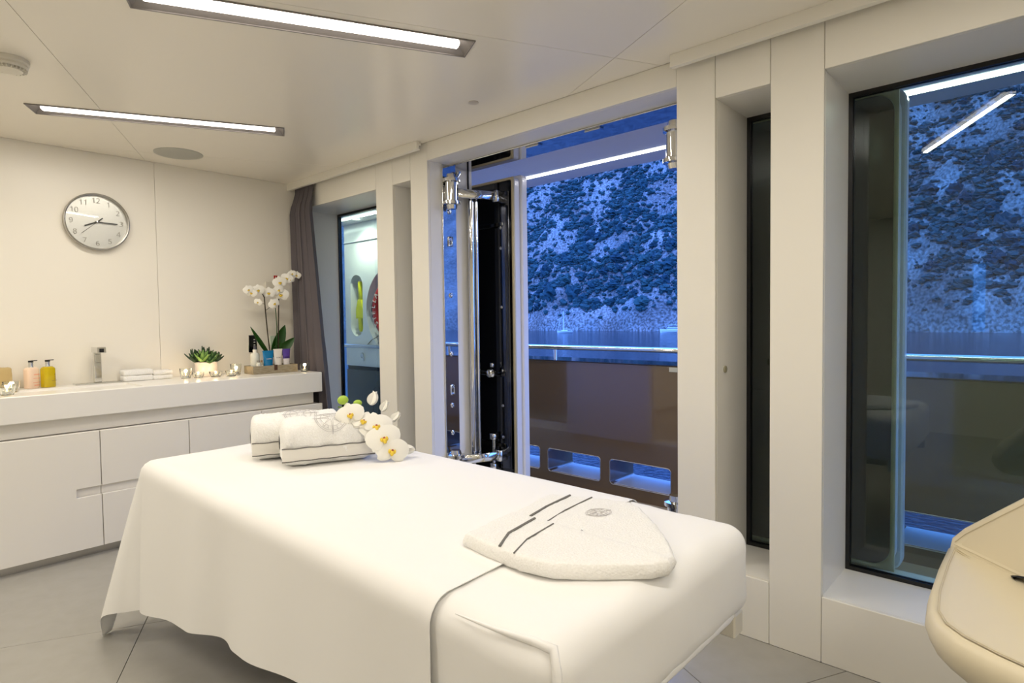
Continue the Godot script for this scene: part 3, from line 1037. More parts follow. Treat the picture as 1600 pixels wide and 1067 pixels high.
func tree_mesh(seed_: int, tall: float, rows := 9, cols := 14) -> ArrayMesh:   # a lumpy crown down to the ground
	var n := noise(seed_, 1.0, FastNoiseLite.TYPE_SIMPLEX_SMOOTH, 3)
	var st := start()
	var g := []
	for i in rows + 1:
		var a := -PI * 0.5 + PI * i / rows
		var row := []
		for k in cols:
			var t := TAU * (k + 0.5 * (i % 2)) / cols
			var p := Vector3(cos(a) * cos(t), sin(a), cos(a) * sin(t))
			var r := 0.95 + 0.75 * n.get_noise_3dv(p * 1.1) + 0.5 * n.get_noise_3dv(p * 3.4 + Vector3(9, 4, 2))
			row.append(Vector3(p.x * r, 0.6 + p.y * r * tall, p.z * r))
		g.append(row)
	for i in rows:
		for k in cols:
			var j := (k + 1) % cols
			if i > 0: tri(st, g[i][k], g[i + 1][j], g[i][j])
			if i < rows - 1: tri(st, g[i][k], g[i + 1][k], g[i + 1][j])
	st.generate_normals()
	return st.commit()

func landscape() -> void:
	hill_noise = noise(41, 0.012, FastNoiseLite.TYPE_SIMPLEX_SMOOTH, 3)
	fine_noise = noise(42, 0.06, FastNoiseLite.TYPE_SIMPLEX_SMOOTH, 3)
	patch_noise = noise(43, 0.018, FastNoiseLite.TYPE_SIMPLEX_SMOOTH, 3)
	var pm := PlaneMesh.new()
	pm.size = Vector2(2200, 3400)
	pm.material = M.sea
	var sea := MeshInstance3D.new()
	sea.name = "sea"
	sea.mesh = pm
	add_child(sea)
	sea.position = Vector3(300, SEA_Y, -200)
	tag(sea, "dark blue sea between the yacht and the shore", "sea", "", "structure")
	# hillside
	var st := start(true)
	var zs := []
	var z := -1500.0
	while z < 900.0:
		zs.append(z)
		z += 4.0 if z > -460.0 and z < 60.0 else 16.0
	var ds := []
	var d := 0.0
	while d < 360.0:
		ds.append(d)
		d += 2.0 if d < 20.0 else (4.0 if d < 230.0 else 12.0)
	var g := []
	for dd in ds:
		var row := []
		for zz in zs: row.append(hill_point(zz, dd))
		g.append(row)
	var tone := func(p: Vector3) -> Color:
		var v := 0.80 + 0.55 * patch_noise.get_noise_2d(p.z * 1.3, p.y * 1.3)
		var warm := 0.5 + 0.5 * fine_noise.get_noise_2d(p.z * 0.6 + 90.0, p.y * 0.6)
		return Color(v * lerpf(0.72, 0.98, warm), v * lerpf(0.84, 0.82, warm), v * lerpf(0.90, 0.76, warm))
	for i in ds.size() - 1:
		for j in zs.size() - 1:
			var q := [g[i][j], g[i][j + 1], g[i + 1][j + 1], g[i + 1][j]]
			for e in [0, 2, 1, 0, 3, 2]:
				st.set_color(tone.call(q[e]))
				st.add_vertex(q[e])
	var hill := obj("hillside", st, M.rock)
	tag(hill, "steep rocky hillside across the water at dusk", "hillside", "", "structure")
	# trees: 280 single ones in view, the scrub between them as stuff
	var kinds := []
	for k in 5:
		var me := tree_mesh(60 + k, [0.85, 1.0, 0.75, 1.25, 0.9][k])
		me.surface_set_material(0, M.tree[k % 3])
		kinds.append(me)
	rng.seed = 99
	var placed := 0
	var stands := []
	var tries := 0
	while placed < 290 and tries < 20000:
		tries += 1
		var tz := rng.randf_range(-350.0, 8.0)
		var td := rng.randf_range(6.0, 190.0)
		if rng.randf() > cover(tz, td): continue
		var size := rng.randf_range(2.6, 5.2) * (1.15 if td < 80.0 else 0.9)
		var where := hill_point(tz, td)
		var crowded := false
		for q in stands:
			if Vector3(q.x, q.y, q.z).distance_to(where) < (q.w + size) * 1.15: crowded = true
		if crowded: continue
		stands.append(Vector4(where.x, where.y, where.z, size))
		var o := MeshInstance3D.new()
		o.mesh = kinds[rng.randi() % 5]
		o.name = numbered("hillside_tree")
		add_child(o)
		o.transform = Transform3D(Basis(Vector3.UP, rng.randf() * TAU).scaled(Vector3(size, size * rng.randf_range(0.8, 1.15), size)), where - Vector3(0, size * 0.25, 0))
		tag(o, "dark green tree growing on the rocky hillside across the water", "tree", "trees on the hillside")
		placed += 1
	var mm := MultiMesh.new()
	mm.transform_format = MultiMesh.TRANSFORM_3D
	var scrub_mesh := tree_mesh(81, 0.8, 6, 8)
	scrub_mesh.surface_set_material(0, M.scrub)
	mm.mesh = scrub_mesh
	var spots := []
	tries = 0
	while spots.size() < 32000 and tries < 200000:
		tries += 1
		var tz := rng.randf_range(-620.0, 160.0)
		var td := rng.randf_range(5.0, 250.0)
		if rng.randf() > 0.16 + cover(tz, td): continue
		var size := rng.randf_range(0.5, 1.2) + 2.4 * pow(rng.randf(), 3.0)
		spots.append(Transform3D(Basis(Vector3.UP, rng.randf() * TAU).scaled(Vector3(size, size * rng.randf_range(0.7, 1.1), size)), hill_point(tz, td) - Vector3(0, size * 0.2, 0)))
	mm.instance_count = spots.size()
	for i in spots.size(): mm.set_instance_transform(i, spots[i])
	var scrub := MultiMeshInstance3D.new()
	scrub.multimesh = mm
	scrub.name = "hillside_scrub"
	add_child(scrub)
	tag(scrub, "low dark scrub scattered over the rocky hillside", "scrub", "", "stuff")
	boats()

# how thickly trees grow: dense on the lower slope, thin on the pale rock band and by the shore
func cover(z: float, d: float) -> float:
	var band := 0.0
	if d < 14.0: band = 0.10
	elif d < 62.0: band = 0.85
	elif d < 105.0: band = 0.26
	else: band = 0.45
	var n := patch_noise.get_noise_2d(z, d * 1.2)
	return clampf(band + n * 1.5 - 0.12, 0.0, 1.0)

func hull(st: SurfaceTool, long: float, wide: float, high: float) -> void:
	var g := []
	for i in 13:
		var t := i / 12.0
		var w := wide * 0.5 * pow(clampf(1.0 - pow(maxf(0.0, t - 0.35) / 0.65, 2.0), 0.0, 1.0), 0.7) + 0.02
		var sheer := high * (1.0 + 0.35 * t * t)
		var x := -long * 0.5 + long * t
		g.append([Vector3(x, sheer, 0), Vector3(x, sheer, w), Vector3(x, sheer * 0.4, w * 0.85), Vector3(x * 0.96, -0.4, w * 0.25), Vector3(x * 0.96, -0.4, -w * 0.25), Vector3(x, sheer * 0.4, -w * 0.85), Vector3(x, sheer, -w), Vector3(x, sheer, 0)])
	grid(st, g)
	for e in [0, 12]:
		for k in 6: tri_out(st, g[e][0], g[e][k + 1], g[e][mini(k + 2, 7)], Vector3.ZERO)

func boats() -> void:
	var s := thing("sailboat", "small white sailboat with a bare mast, moored off the shore", "sailboat", Vector3(336, SEA_Y, -258), 2.55)
	var st := start()
	hull(st, 11.0, 3.4, 1.2)
	obj("hull", st, M.boat_white, s)
	st = start()
	box(st, Vector3(-2.2, 1.1, -0.9), Vector3(2.4, 1.9, 0.9), 0.3)
	obj("cabin", st, M.boat_white, s)
	st = start(true)
	tube(st, [Vector3(0.8, 1.2, 0), Vector3(0.8, 15.5, 0)], 0.2, 8)
	obj("mast", st, M.boat_white, s)
	st = start(true)
	tube(st, [Vector3(0.8, 2.7, 0), Vector3(-4.0, 2.6, 0)], 0.16, 8)
	obj("boom", st, M.boat_white, s)
	for e in [Vector3(5.4, 1.6, 0), Vector3(-5.3, 1.3, 0), Vector3(0.6, 1.2, 1.6), Vector3(0.6, 1.2, -1.6)]:
		st = start(true)
		tube(st, [Vector3(0.8, 15.3, 0), e], 0.06, 5)
		obj("stay", st, M.boat_white, s)
	var m := thing("motorboat", "white motorboat with a flat canopy, by the right pillar of the doorway", "motorboat", Vector3(353, SEA_Y, -183.5), 1.75)
	st = start()
	hull(st, 17.0, 4.6, 1.9)
	obj("hull", st, M.boat_white, m)
	st = start()
	box(st, Vector3(-4.5, 1.9, -1.7), Vector3(3.5, 3.5, 1.7), 0.4)
	obj("cabin", st, M.boat_white, m)
	st = start()
	box(st, Vector3(-4.0, 2.6, -1.75), Vector3(3.3, 3.15, 1.75), 0.1)
	obj("window_band", st, M.boat_dark, m)
	st = start()
	box(st, Vector3(-6.5, 4.9, -1.9), Vector3(3.0, 5.15, 1.9), 0.1)
	obj("canopy", st, M.boat_white, m)
	for e in [[-6.0, 1.5], [-6.0, -1.5], [2.4, 1.5], [2.4, -1.5]]:
		st = start(true)
		tube(st, [Vector3(e[0], 1.9, e[1]), Vector3(e[0], 4.95, e[1])], 0.09, 6)
		obj("canopy_post", st, M.boat_white, m)

# ---------------------------------------------------------------- washstand
func washstand() -> void:
	var front := -3.60
	var w := thing("washbasin", "thick white washbasin slab with a shallow basin along the back wall", "washbasin", Vector3(0, 0.716, 0))
	# a slab made of a rim round the basin well
	var st := start()
	var y := 0.128
	box(st, Vector3(LEFT_X, 0, -3.66), Vector3(2.053, y, front), 0.003)
	box(st, Vector3(LEFT_X, 0, BACK_Z + 0.001), Vector3(0.02, y, -3.66), 0.0)
	box(st, Vector3(1.02, 0, BACK_Z + 0.001), Vector3(2.053, y, -3.66), 0.0)
	box(st, Vector3(0.02, 0, BACK_Z + 0.001), Vector3(1.02, y, -3.95), 0.0)
	obj("slab", st, M.counter, w)
	st = start()
	# basin floor slopes gently to the drain
	quad(st, Vector3(0.02, y - 0.004, -3.66), Vector3(1.02, y - 0.004, -3.66), Vector3(1.02, y - 0.012, -3.95), Vector3(0.02, y - 0.012, -3.95))
	quad(st, Vector3(0.02, y - 0.06, -3.95), Vector3(1.02, y - 0.06, -3.95), Vector3(1.02, y - 0.06, -3.66), Vector3(0.02, y - 0.06, -3.66))
	obj("basin", st, M.counter, w)
	box_obj("recess_board", Vector3(LEFT_X, -0.078, -3.99), Vector3(2.02, 0.0, -3.66), M.cabinet, w, 0.001)
	# cabinet units below the shadow gap, on a recessed plinth
	var cuts := [-0.48, 0.38, 0.802, 1.225, 1.641, 2.052]
	var names := ["plain white cabinet door at the far left of the washstand", "white cabinet with a recessed finger pull, left of the drawers", "white drawer unit next to the finger pull cabinet", "white drawer unit behind the corner of the massage table", "white drawer unit beside the grey curtain"]
	for i in 5:
		var a: float = cuts[i]
		var b: float = cuts[i + 1]
		var c := thing("washstand_cabinet", names[i], "cabinet", Vector3((a + b) * 0.5, 0, 0), 0.0, "cabinets under the washstand top")
		var h := (b - a) * 0.5
		box_obj("body", Vector3(-h + 0.001, 0.045, BACK_Z + 0.01), Vector3(h - 0.001, 0.634, front - 0.022), M.cabinet, c, 0.0)
		box_obj("plinth", Vector3(-h, 0.0, BACK_Z + 0.01), Vector3(h, 0.045, front - 0.045), M.satin_steel, c, 0.0)
		var g := 0.0018
		if i >= 2:
			box_obj("drawer", Vector3(-h + g, 0.357, front - 0.021), Vector3(h - g, 0.638, front), M.cabinet, c, 0.0015)
			box_obj("drawer", Vector3(-h + g, 0.048, front - 0.021), Vector3(h - g, 0.312, front), M.cabinet, c, 0.0015)
			box_obj("finger_pull", Vector3(-h + g, 0.312, front - 0.0215), Vector3(h - g, 0.357, front - 0.020), M.cabinet, c, 0.0)
		else:
			var st2 := start()
			var door := PackedVector2Array([Vector2(-h + g, 0.048), Vector2(h - g, 0.048), Vector2(h - g, 0.638), Vector2(-h + g, 0.638)])
			if i == 1: door = PackedVector2Array([Vector2(-h + g, 0.048), Vector2(h - g, 0.048), Vector2(h - g, 0.312), Vector2(h - 0.107, 0.312), Vector2(h - 0.107, 0.357), Vector2(h - g, 0.357), Vector2(h - g, 0.638), Vector2(-h + g, 0.638)])
			prism(st2, door, front - 0.021, front, Transform3D.IDENTITY, 0.0012)
			obj("door", st2, M.cabinet, c)
	# square mixer tap on its plate
	var t := thing("tap", "square chrome basin tap on a flat plate", "tap", Vector3(0.897, 0.844, -4.025))
	box_obj("plate", Vector3(-0.112, 0.0, -0.035), Vector3(0.112, 0.008, 0.035), M.chrome, t, 0.002)
	box_obj("column", Vector3(-0.017, 0.008, -0.020), Vector3(0.017, 0.176, 0.018), M.chrome, t, 0.002)
	box_obj("spout", Vector3(-0.021, 0.176, -0.026), Vector3(0.021, 0.208, 0.105), M.chrome, t, 0.002)
	box_obj("aerator", Vector3(-0.011, 0.1795, 0.104), Vector3(0.011, 0.2005, 0.1065), M.black_matte, t, 0.001)
	box_obj("lever", Vector3(-0.012, 0.118, 0.018), Vector3(0.012, 0.168, 0.023), M.chrome, t, 0.002)

# ---------------------------------------------------------------- massage table with its draped sheet
func massage_table() -> void:
	var t := thing("massage_table", "massage table with a white fitted cover, foot end near the window", "massage table", Vector3(1.085, 0, -1.55))
	var st := start(true)
	soft_box(st, Vector3(-0.396, 0.440, -0.99), Vector3(0.400, 0.662, 0.995), 0.055, 0.03, 0.004, 7.0, 5)
	obj("cushion", st, M.sheet, t, "cushion in a white fitted cover")
	st = start(true)
	var hem := []
	for q in rounded_rect(0.742, 1.925, 0.06, 6): hem.append(Vector3(q.x + 0.002, 0.446 + 0.003 * sin(q.y * 31.0), q.y + 0.002))
	hem.append(hem[0])
	tube(st, hem, 0.012, 8)
	obj("elastic_hem", st, M.sheet, t)
	# tuck of the cover folded over the near corner
	st = start(true)
	tube(st, [Vector3(-0.384, 0.652, 0.76), Vector3(-0.381, 0.656, 0.86), Vector3(-0.372, 0.659, 0.93), Vector3(-0.364, 0.655, 0.968), Vector3(-0.375, 0.625, 0.984), Vector3(-0.381, 0.56, 0.985), Vector3(-0.382, 0.47, 0.983)], [0.001, 0.004, 0.007, 0.009, 0.008, 0.007, 0.005], 8)
	obj("corner_tuck", st, M.sheet, t)
	box_obj("frame", Vector3(-0.33, 0.395, -0.93), Vector3(0.33, 0.444, 0.90), M.plastic, t, 0.006)
	for sx in [-1.0, 1.0]:
		for sz in [-1.0, 1.0]:
			box_obj("corner_bracket", Vector3(sx * 0.36 - 0.026, 0.385, sz * 0.945 - 0.03), Vector3(sx * 0.36 + 0.026, 0.444, sz * 0.945 + 0.03), M.plastic, t, 0.004)
	for z in [-0.2, 0.45]:
		box_obj("column", Vector3(-0.06, 0.06, z - 0.09), Vector3(0.10, 0.395, z + 0.09), M.lamp_tray, t, 0.01)
	box_obj("base", Vector3(-0.10, 0.0, -0.35), Vector3(0.30, 0.05, 0.60), M.lamp_tray, t, 0.012)
	# the sheet: over the top, down both long sides and over the head end
	var s := thing("draped_sheet", "white flat sheet draped over the massage table, corner touching the floor", "sheet", Vector3(1.085, 0, -1.55))
	var x0 := -0.404
	var x1 := 0.404
	var z0 := -1.005
	var r := 0.05
	var y := 0.6662
	var g := []
	var rows := 96
	var cols := 88
	var bend := func(len: float) -> Vector2:   # (outwards, downwards) after running over a rounded edge
		if len <= 0.0: return Vector2(len, 0)
		if len < r * PI * 0.5: return Vector2(r * sin(len / r), r * (1.0 - cos(len / r)))
		return Vector2(r, r + len - r * PI * 0.5)
	for i in rows + 1:
		var v := float(i) / rows
		var row := []
		for j in cols + 1:
			var u := float(j) / cols
			# cloth coordinates: b beyond the head edge (positive) or along the table (negative)
			var hang_head := 0.53 + 0.015 * sin(u * 11.0)
			var end_z := lerpf(0.722, 0.652, u)
			var b := lerpf(hang_head, -(end_z - (z0 + r)), v)
			var along_v := clampf((-b) / 1.7, 0.0, 1.0)
			var hang_left := lerpf(0.575, 0.29, pow(along_v, 0.9))
			var hang_right := 0.42
			var a := lerpf(hang_left, -(x1 - x0 - 2.0 * r) - hang_right, u)
			var span := x1 - x0 - 2.0 * r
			var right_side := a < -span * 0.5
			var out_len := (-a - span) if right_side else a
			var p := Vector3.ZERO
			var drop := 0.0
			if out_len > 0.0 and b > 0.0:
				var big := sqrt(out_len * out_len + b * b)
				var th := atan2(b, out_len)
				var o: Vector2 = bend.call(big)
				var flare := 0.10 + 0.20 * pow(sin(2.0 * th), 2.0) + 0.07 * sin(6.0 * th)
				var past := maxf(0.0, big - r * PI * 0.5)
				var outw := o.x + past * flare
				drop = o.y - past * flare * flare * 0.5
				p = Vector3(cos(th) * outw, 0, -sin(th) * outw)
				p = Vector3((x1 - r + p.x) if right_side else (x0 + r - p.x), y - drop, z0 + r + p.z)
			elif out_len > 0.0:
				var o: Vector2 = bend.call(out_len)
				drop = o.y
				p = Vector3((x1 - r + o.x) if right_side else (x0 + r - o.x), y - drop, z0 + r - b)
			elif b > 0.0:
				var o: Vector2 = bend.call(b)
				drop = o.y
				p = Vector3(x0 + r - a, y - drop, z0 + r - o.x)
			else:
				p = Vector3(x0 + r - a, y, z0 + r - b)
			# folds that grow as the cloth hangs down
			var down := clampf((drop - 0.04) / 0.4, 0.0, 1.2)
			var side := -1.0 if not right_side else 1.0
			if out_len > 0.0:
				var fold := 0.012 * sin(p.z * 7.5 + 0.6) + 0.010 * sin(p.z * 15.0 + 1.9)
				fold += 0.007 * exp(-pow((p.z + 0.42) / 0.05, 2.0)) - 0.006 * exp(-pow((p.z + 0.28) / 0.06, 2.0)) + 0.007 * exp(-pow((p.z + 0.14) / 0.05, 2.0))
				p.x += side * down * (0.018 + fold)
			if b > 0.0: p.z -= down * (0.02 + 0.014 * sin(p.x * 17.0))
			p.y = maxf(p.y, 0.006)
			row.append(p)
		g.append(row)
	st = start(true)
	shell(st, g, 0.0016)
	obj("cloth", st, M.sheet, s)
	st = start(true)
	var line := []
	for j in range(0, cols + 1): line.append(g[rows - 1][j] + Vector3(0, 0.0004, 0))
	tube(st, line, 0.0011, 5)
	obj("hem", st, M.sheet, s)

# ---------------------------------------------------------------- towels
func towel_section(depth: float, high: float) -> Array:   # from the lower front round over the top to the lower back
	var out := []
	for i in 41:
		var a := -PI * 0.5 + 0.55 + (PI * 2.0 - 1.1) * i / 40.0
		var c := cos(a)
		var s := sin(a)
		out.append(Vector2(signf(c) * pow(absf(c), 0.72) * depth * 0.5, high * 0.5 + signf(s) * pow(absf(s), 0.72) * high * 0.5))
	return out

func on_towel(section: Array, u: float, s: float, lift := 0.0) -> Vector3:   # u along the roll, s metres round it
	var left := s
	for i in section.size() - 1:
		var d: float = section[i].distance_to(section[i + 1])
		if left <= d or i == section.size() - 2:
			var q: Vector2 = section[i].lerp(section[i + 1], left / d)
			var e: Vector2 = (section[i + 1] - section[i]) / d
			return Vector3(u, q.y - e.x * lift, q.x + e.y * lift)
		left -= d
	return Vector3.ZERO

func emblem(place: Callable, r: float, parent: Node, called: String) -> void:   # place(x, y) puts a point of the flat drawing on the cloth
	var st := start(true)
	var fat := r * 0.013
	for k in [1.0, 0.90, 0.66]:
		var ring := []
		for i in 49: ring.append(place.call(cos(TAU * i / 48.0) * r * k, sin(TAU * i / 48.0) * r * k))
		tube(st, ring, fat, 4)
	for k in 8:
		var a := TAU * k / 8.0
		var far := 1.14 if k % 2 == 0 else 0.62
		var tip := Vector2(cos(a), sin(a)) * r * far
		for side in [-1.0, 1.0]:
			var root := Vector2(cos(a + side * PI / 8.0), sin(a + side * PI / 8.0)) * r * 0.16
			var pts := []
			for i in 7: pts.append(place.call(lerpf(root.x, tip.x, i / 6.0), lerpf(root.y, tip.y, i / 6.0)))
			tube(st, pts, fat, 4)
	var e := obj(called, st, M.thread, parent, "grey embroidered compass emblem")
	for word in [["STELLA", 1.0], ["MARIS", -1.0]]:
		var text: String = word[0]
		for i in text.length():
			var spread := (i - (text.length() - 1) * 0.5) * 0.36
			var a: float = PI * 0.5 - spread if word[1] > 0.0 else -PI * 0.5 + spread
			var c := Vector2(cos(a), sin(a)) * r * 0.78
			var up: Vector2 = Vector2(cos(a), sin(a)) * word[1]
			var right := Vector2(up.y, -up.x)
			var o: Vector3 = place.call(c.x, c.y)
			var ex: Vector3 = (place.call(c.x + right.x * 0.002, c.y + right.y * 0.002) - o).normalized()
			var ey: Vector3 = (place.call(c.x + up.x * 0.002, c.y + up.y * 0.002) - o).normalized()
			var ez := ex.cross(ey).normalized()
			lettering(text[i], r * 0.16, r * 0.012, M.thread, e, Transform3D(Basis(ex, ey, ez), o))

func rolled_towel(label: String, at: Vector3, turn: float, seed_: int) -> void:
	var t := thing("rolled_towel", label, "towel", at, turn, "rolled towels on the massage table")
	var long := 0.33
	var deep := 0.175
	var high := 0.168
	var section := towel_section(deep, high)
	var pile := noise(seed_, 90.0, FastNoiseLite.TYPE_SIMPLEX, 2)
	var loose := noise(seed_ + 1, 9.0, FastNoiseLite.TYPE_SIMPLEX_SMOOTH, 2)
	var full := section.duplicate()
	full.append(full[0])
	var g := []
	var n := 64
	for i in n + 1:
		var u := -1.0 + 2.0 * i / n
		var k := pow(maxf(0.0, 1.0 - pow(absf(u), 14.0)), 0.35)
		var row := []
		for q in section:
			var p := Vector3(u * long * 0.5, high * 0.5 + (q.y - high * 0.5) * k, q.x * k)
			p.y = maxf(p.y, 0.0)
			var dir := Vector3(0, q.y - high * 0.5, q.x).normalized()
			var amp := 0.0030 * pile.get_noise_3dv(p) + 0.007 * loose.get_noise_3dv(p)
			row.append(p + dir * amp * (1.0 if p.y > 0.01 else 0.0))
		g.append(row)
	var st := start(true)
	grid(st, g, true, true)
	obj("roll", st, M.terry, t)
	# woven border low on the front, between two grey lines
	st = start(true)
	var band := []
	for k in 9:
		var row := []
		for i in 33: row.append(on_towel(section, (-0.5 + i / 32.0) * (long - 0.012), 0.034 + 0.042 * k / 8.0, 0.0052))
		band.append(row)
	shell(st, band, 0.004)
	obj("woven_border", st, M.smooth_towel, t, "smooth woven border")
	for s in [0.032, 0.078]:
		st = start(true)
		var pts := []
		for i in 41: pts.append(on_towel(section, (-0.5 + i / 40.0) * (long - 0.010), s + 0.0012 * sin(i * 0.7 + s * 90.0), 0.0052))
		tube(st, pts, 0.0022, 6)
		obj("grey_line", st, M.stripe, t, "grey woven line")
	emblem(func(x: float, y: float) -> Vector3: return on_towel(section, x + 0.012, 0.182 + y, 0.0056), 0.058, t, "embroidered_emblem")

func towels() -> void:
	var turn := deg_to_rad(-23.1)
	rolled_towel("front rolled white towel with compass emblem, orchid spray over its end", Vector3(1.144, 0.664, -1.985), turn, 71)
	rolled_towel("rear rolled white towel half hidden behind the front one", Vector3(1.121, 0.664, -2.166), turn, 75)
	# folded towel lying flat at the foot end, shaped like an arrow
	var t := thing("folded_towel", "white towel folded to a point, lying flat at the foot end", "towel", Vector3(1.10, 0.6645, -0.80))
	var pts := [Vector2(0.90, -0.985), Vector2(0.888, -0.90), Vector2(0.884, -0.80), Vector2(0.900, -0.725), Vector2(0.945, -0.665), Vector2(1.030, -0.578), Vector2(1.065, -0.562), Vector2(1.105, -0.570), Vector2(1.180, -0.625), Vector2(1.260, -0.700), Vector2(1.345, -0.795), Vector2(1.362, -0.835), Vector2(1.345, -0.905), Vector2(1.310, -0.985), Vector2(1.285, -1.045), Vector2(1.18, -1.03), Vector2(1.04, -1.005)]
	var outline := []
	for i in pts.size():   # subdivide the edge
		for k in 6:
			var q: Vector2 = pts[i].lerp(pts[(i + 1) % pts.size()], k / 6.0)
			outline.append(Vector2(q.x - 1.10, q.y + 0.80))
	var pile := noise(78, 60.0, FastNoiseLite.TYPE_SIMPLEX, 2)
	var lumps := noise(79, 12.0, FastNoiseLite.TYPE_SIMPLEX_SMOOTH, 2)
	var g := []
	for lev in [[0.90, 0.0], [0.985, 0.001], [1.0, 0.007], [1.004, 0.013], [0.998, 0.019], [0.982, 0.0235], [0.96, 0.0258], [0.93, 0.0265], [0.87, 0.0268], [0.8, 0.0268], [0.7, 0.0268], [0.6, 0.0268], [0.5, 0.0268], [0.4, 0.0268], [0.3, 0.0268], [0.2, 0.0268], [0.1, 0.0268], [0.01, 0.0268]]:
		var row := []
		for q in outline:
			var p := Vector3(q.x * lev[0], lev[1], q.y * lev[0])
			# the half nearer the viewer is folded over once more
			if lev[1] > 0.022: p.y += 0.0055 * smoothstep(0.012, -0.012, p.x + 0.012)
			if lev[1] > 0.0:
				var n := pile.get_noise_3dv(p)
				p += Vector3(q.x, 0, q.y).normalized() * (0.0024 * n if lev[0] > 0.95 else 0.0)
				p.y += (0.0012 * n + 0.0018 * lumps.get_noise_3dv(p)) * (1.0 if lev[1] > 0.02 else 0.3)
			row.append(p)
		g.append(row)
	var st := start(true)
	grid(st, g, true)
	obj("folds", st, M.terry, t)
	for e in [[[Vector2(0.898, -0.868), Vector2(0.965, -0.905), Vector2(1.08, -0.925)], 0.0350, 0.0034], [[Vector2(1.098, -0.955), Vector2(1.18, -0.972), Vector2(1.30, -0.985)], 0.029, 0.0034], [[Vector2(0.890, -0.82), Vector2(0.965, -0.85), Vector2(1.08, -0.868)], 0.0350, 0.0018], [[Vector2(1.098, -0.90), Vector2(1.19, -0.918), Vector2(1.325, -0.93)], 0.029, 0.0018]]:
		st = start(true)
		var line := []
		for i in 13:
			var k := i / 12.0
			var q: Vector2 = e[0][0].lerp(e[0][1], k * 2.0) if k < 0.5 else e[0][1].lerp(e[0][2], k * 2.0 - 1.0)
			line.append(Vector3(q.x - 1.10, e[1] - 0.002, q.y + 0.80))
		tube(st, line, e[2], 6)
		obj("grey_line", st, M.stripe, t, "grey woven line")
	emblem(func(x: float, y: float) -> Vector3: return Vector3(1.228 - 1.10 + x * 0.9 + y * 0.25, 0.0283, -0.842 + 0.80 - y * 0.75 + x * 0.3), 0.036, t, "embroidered_emblem")

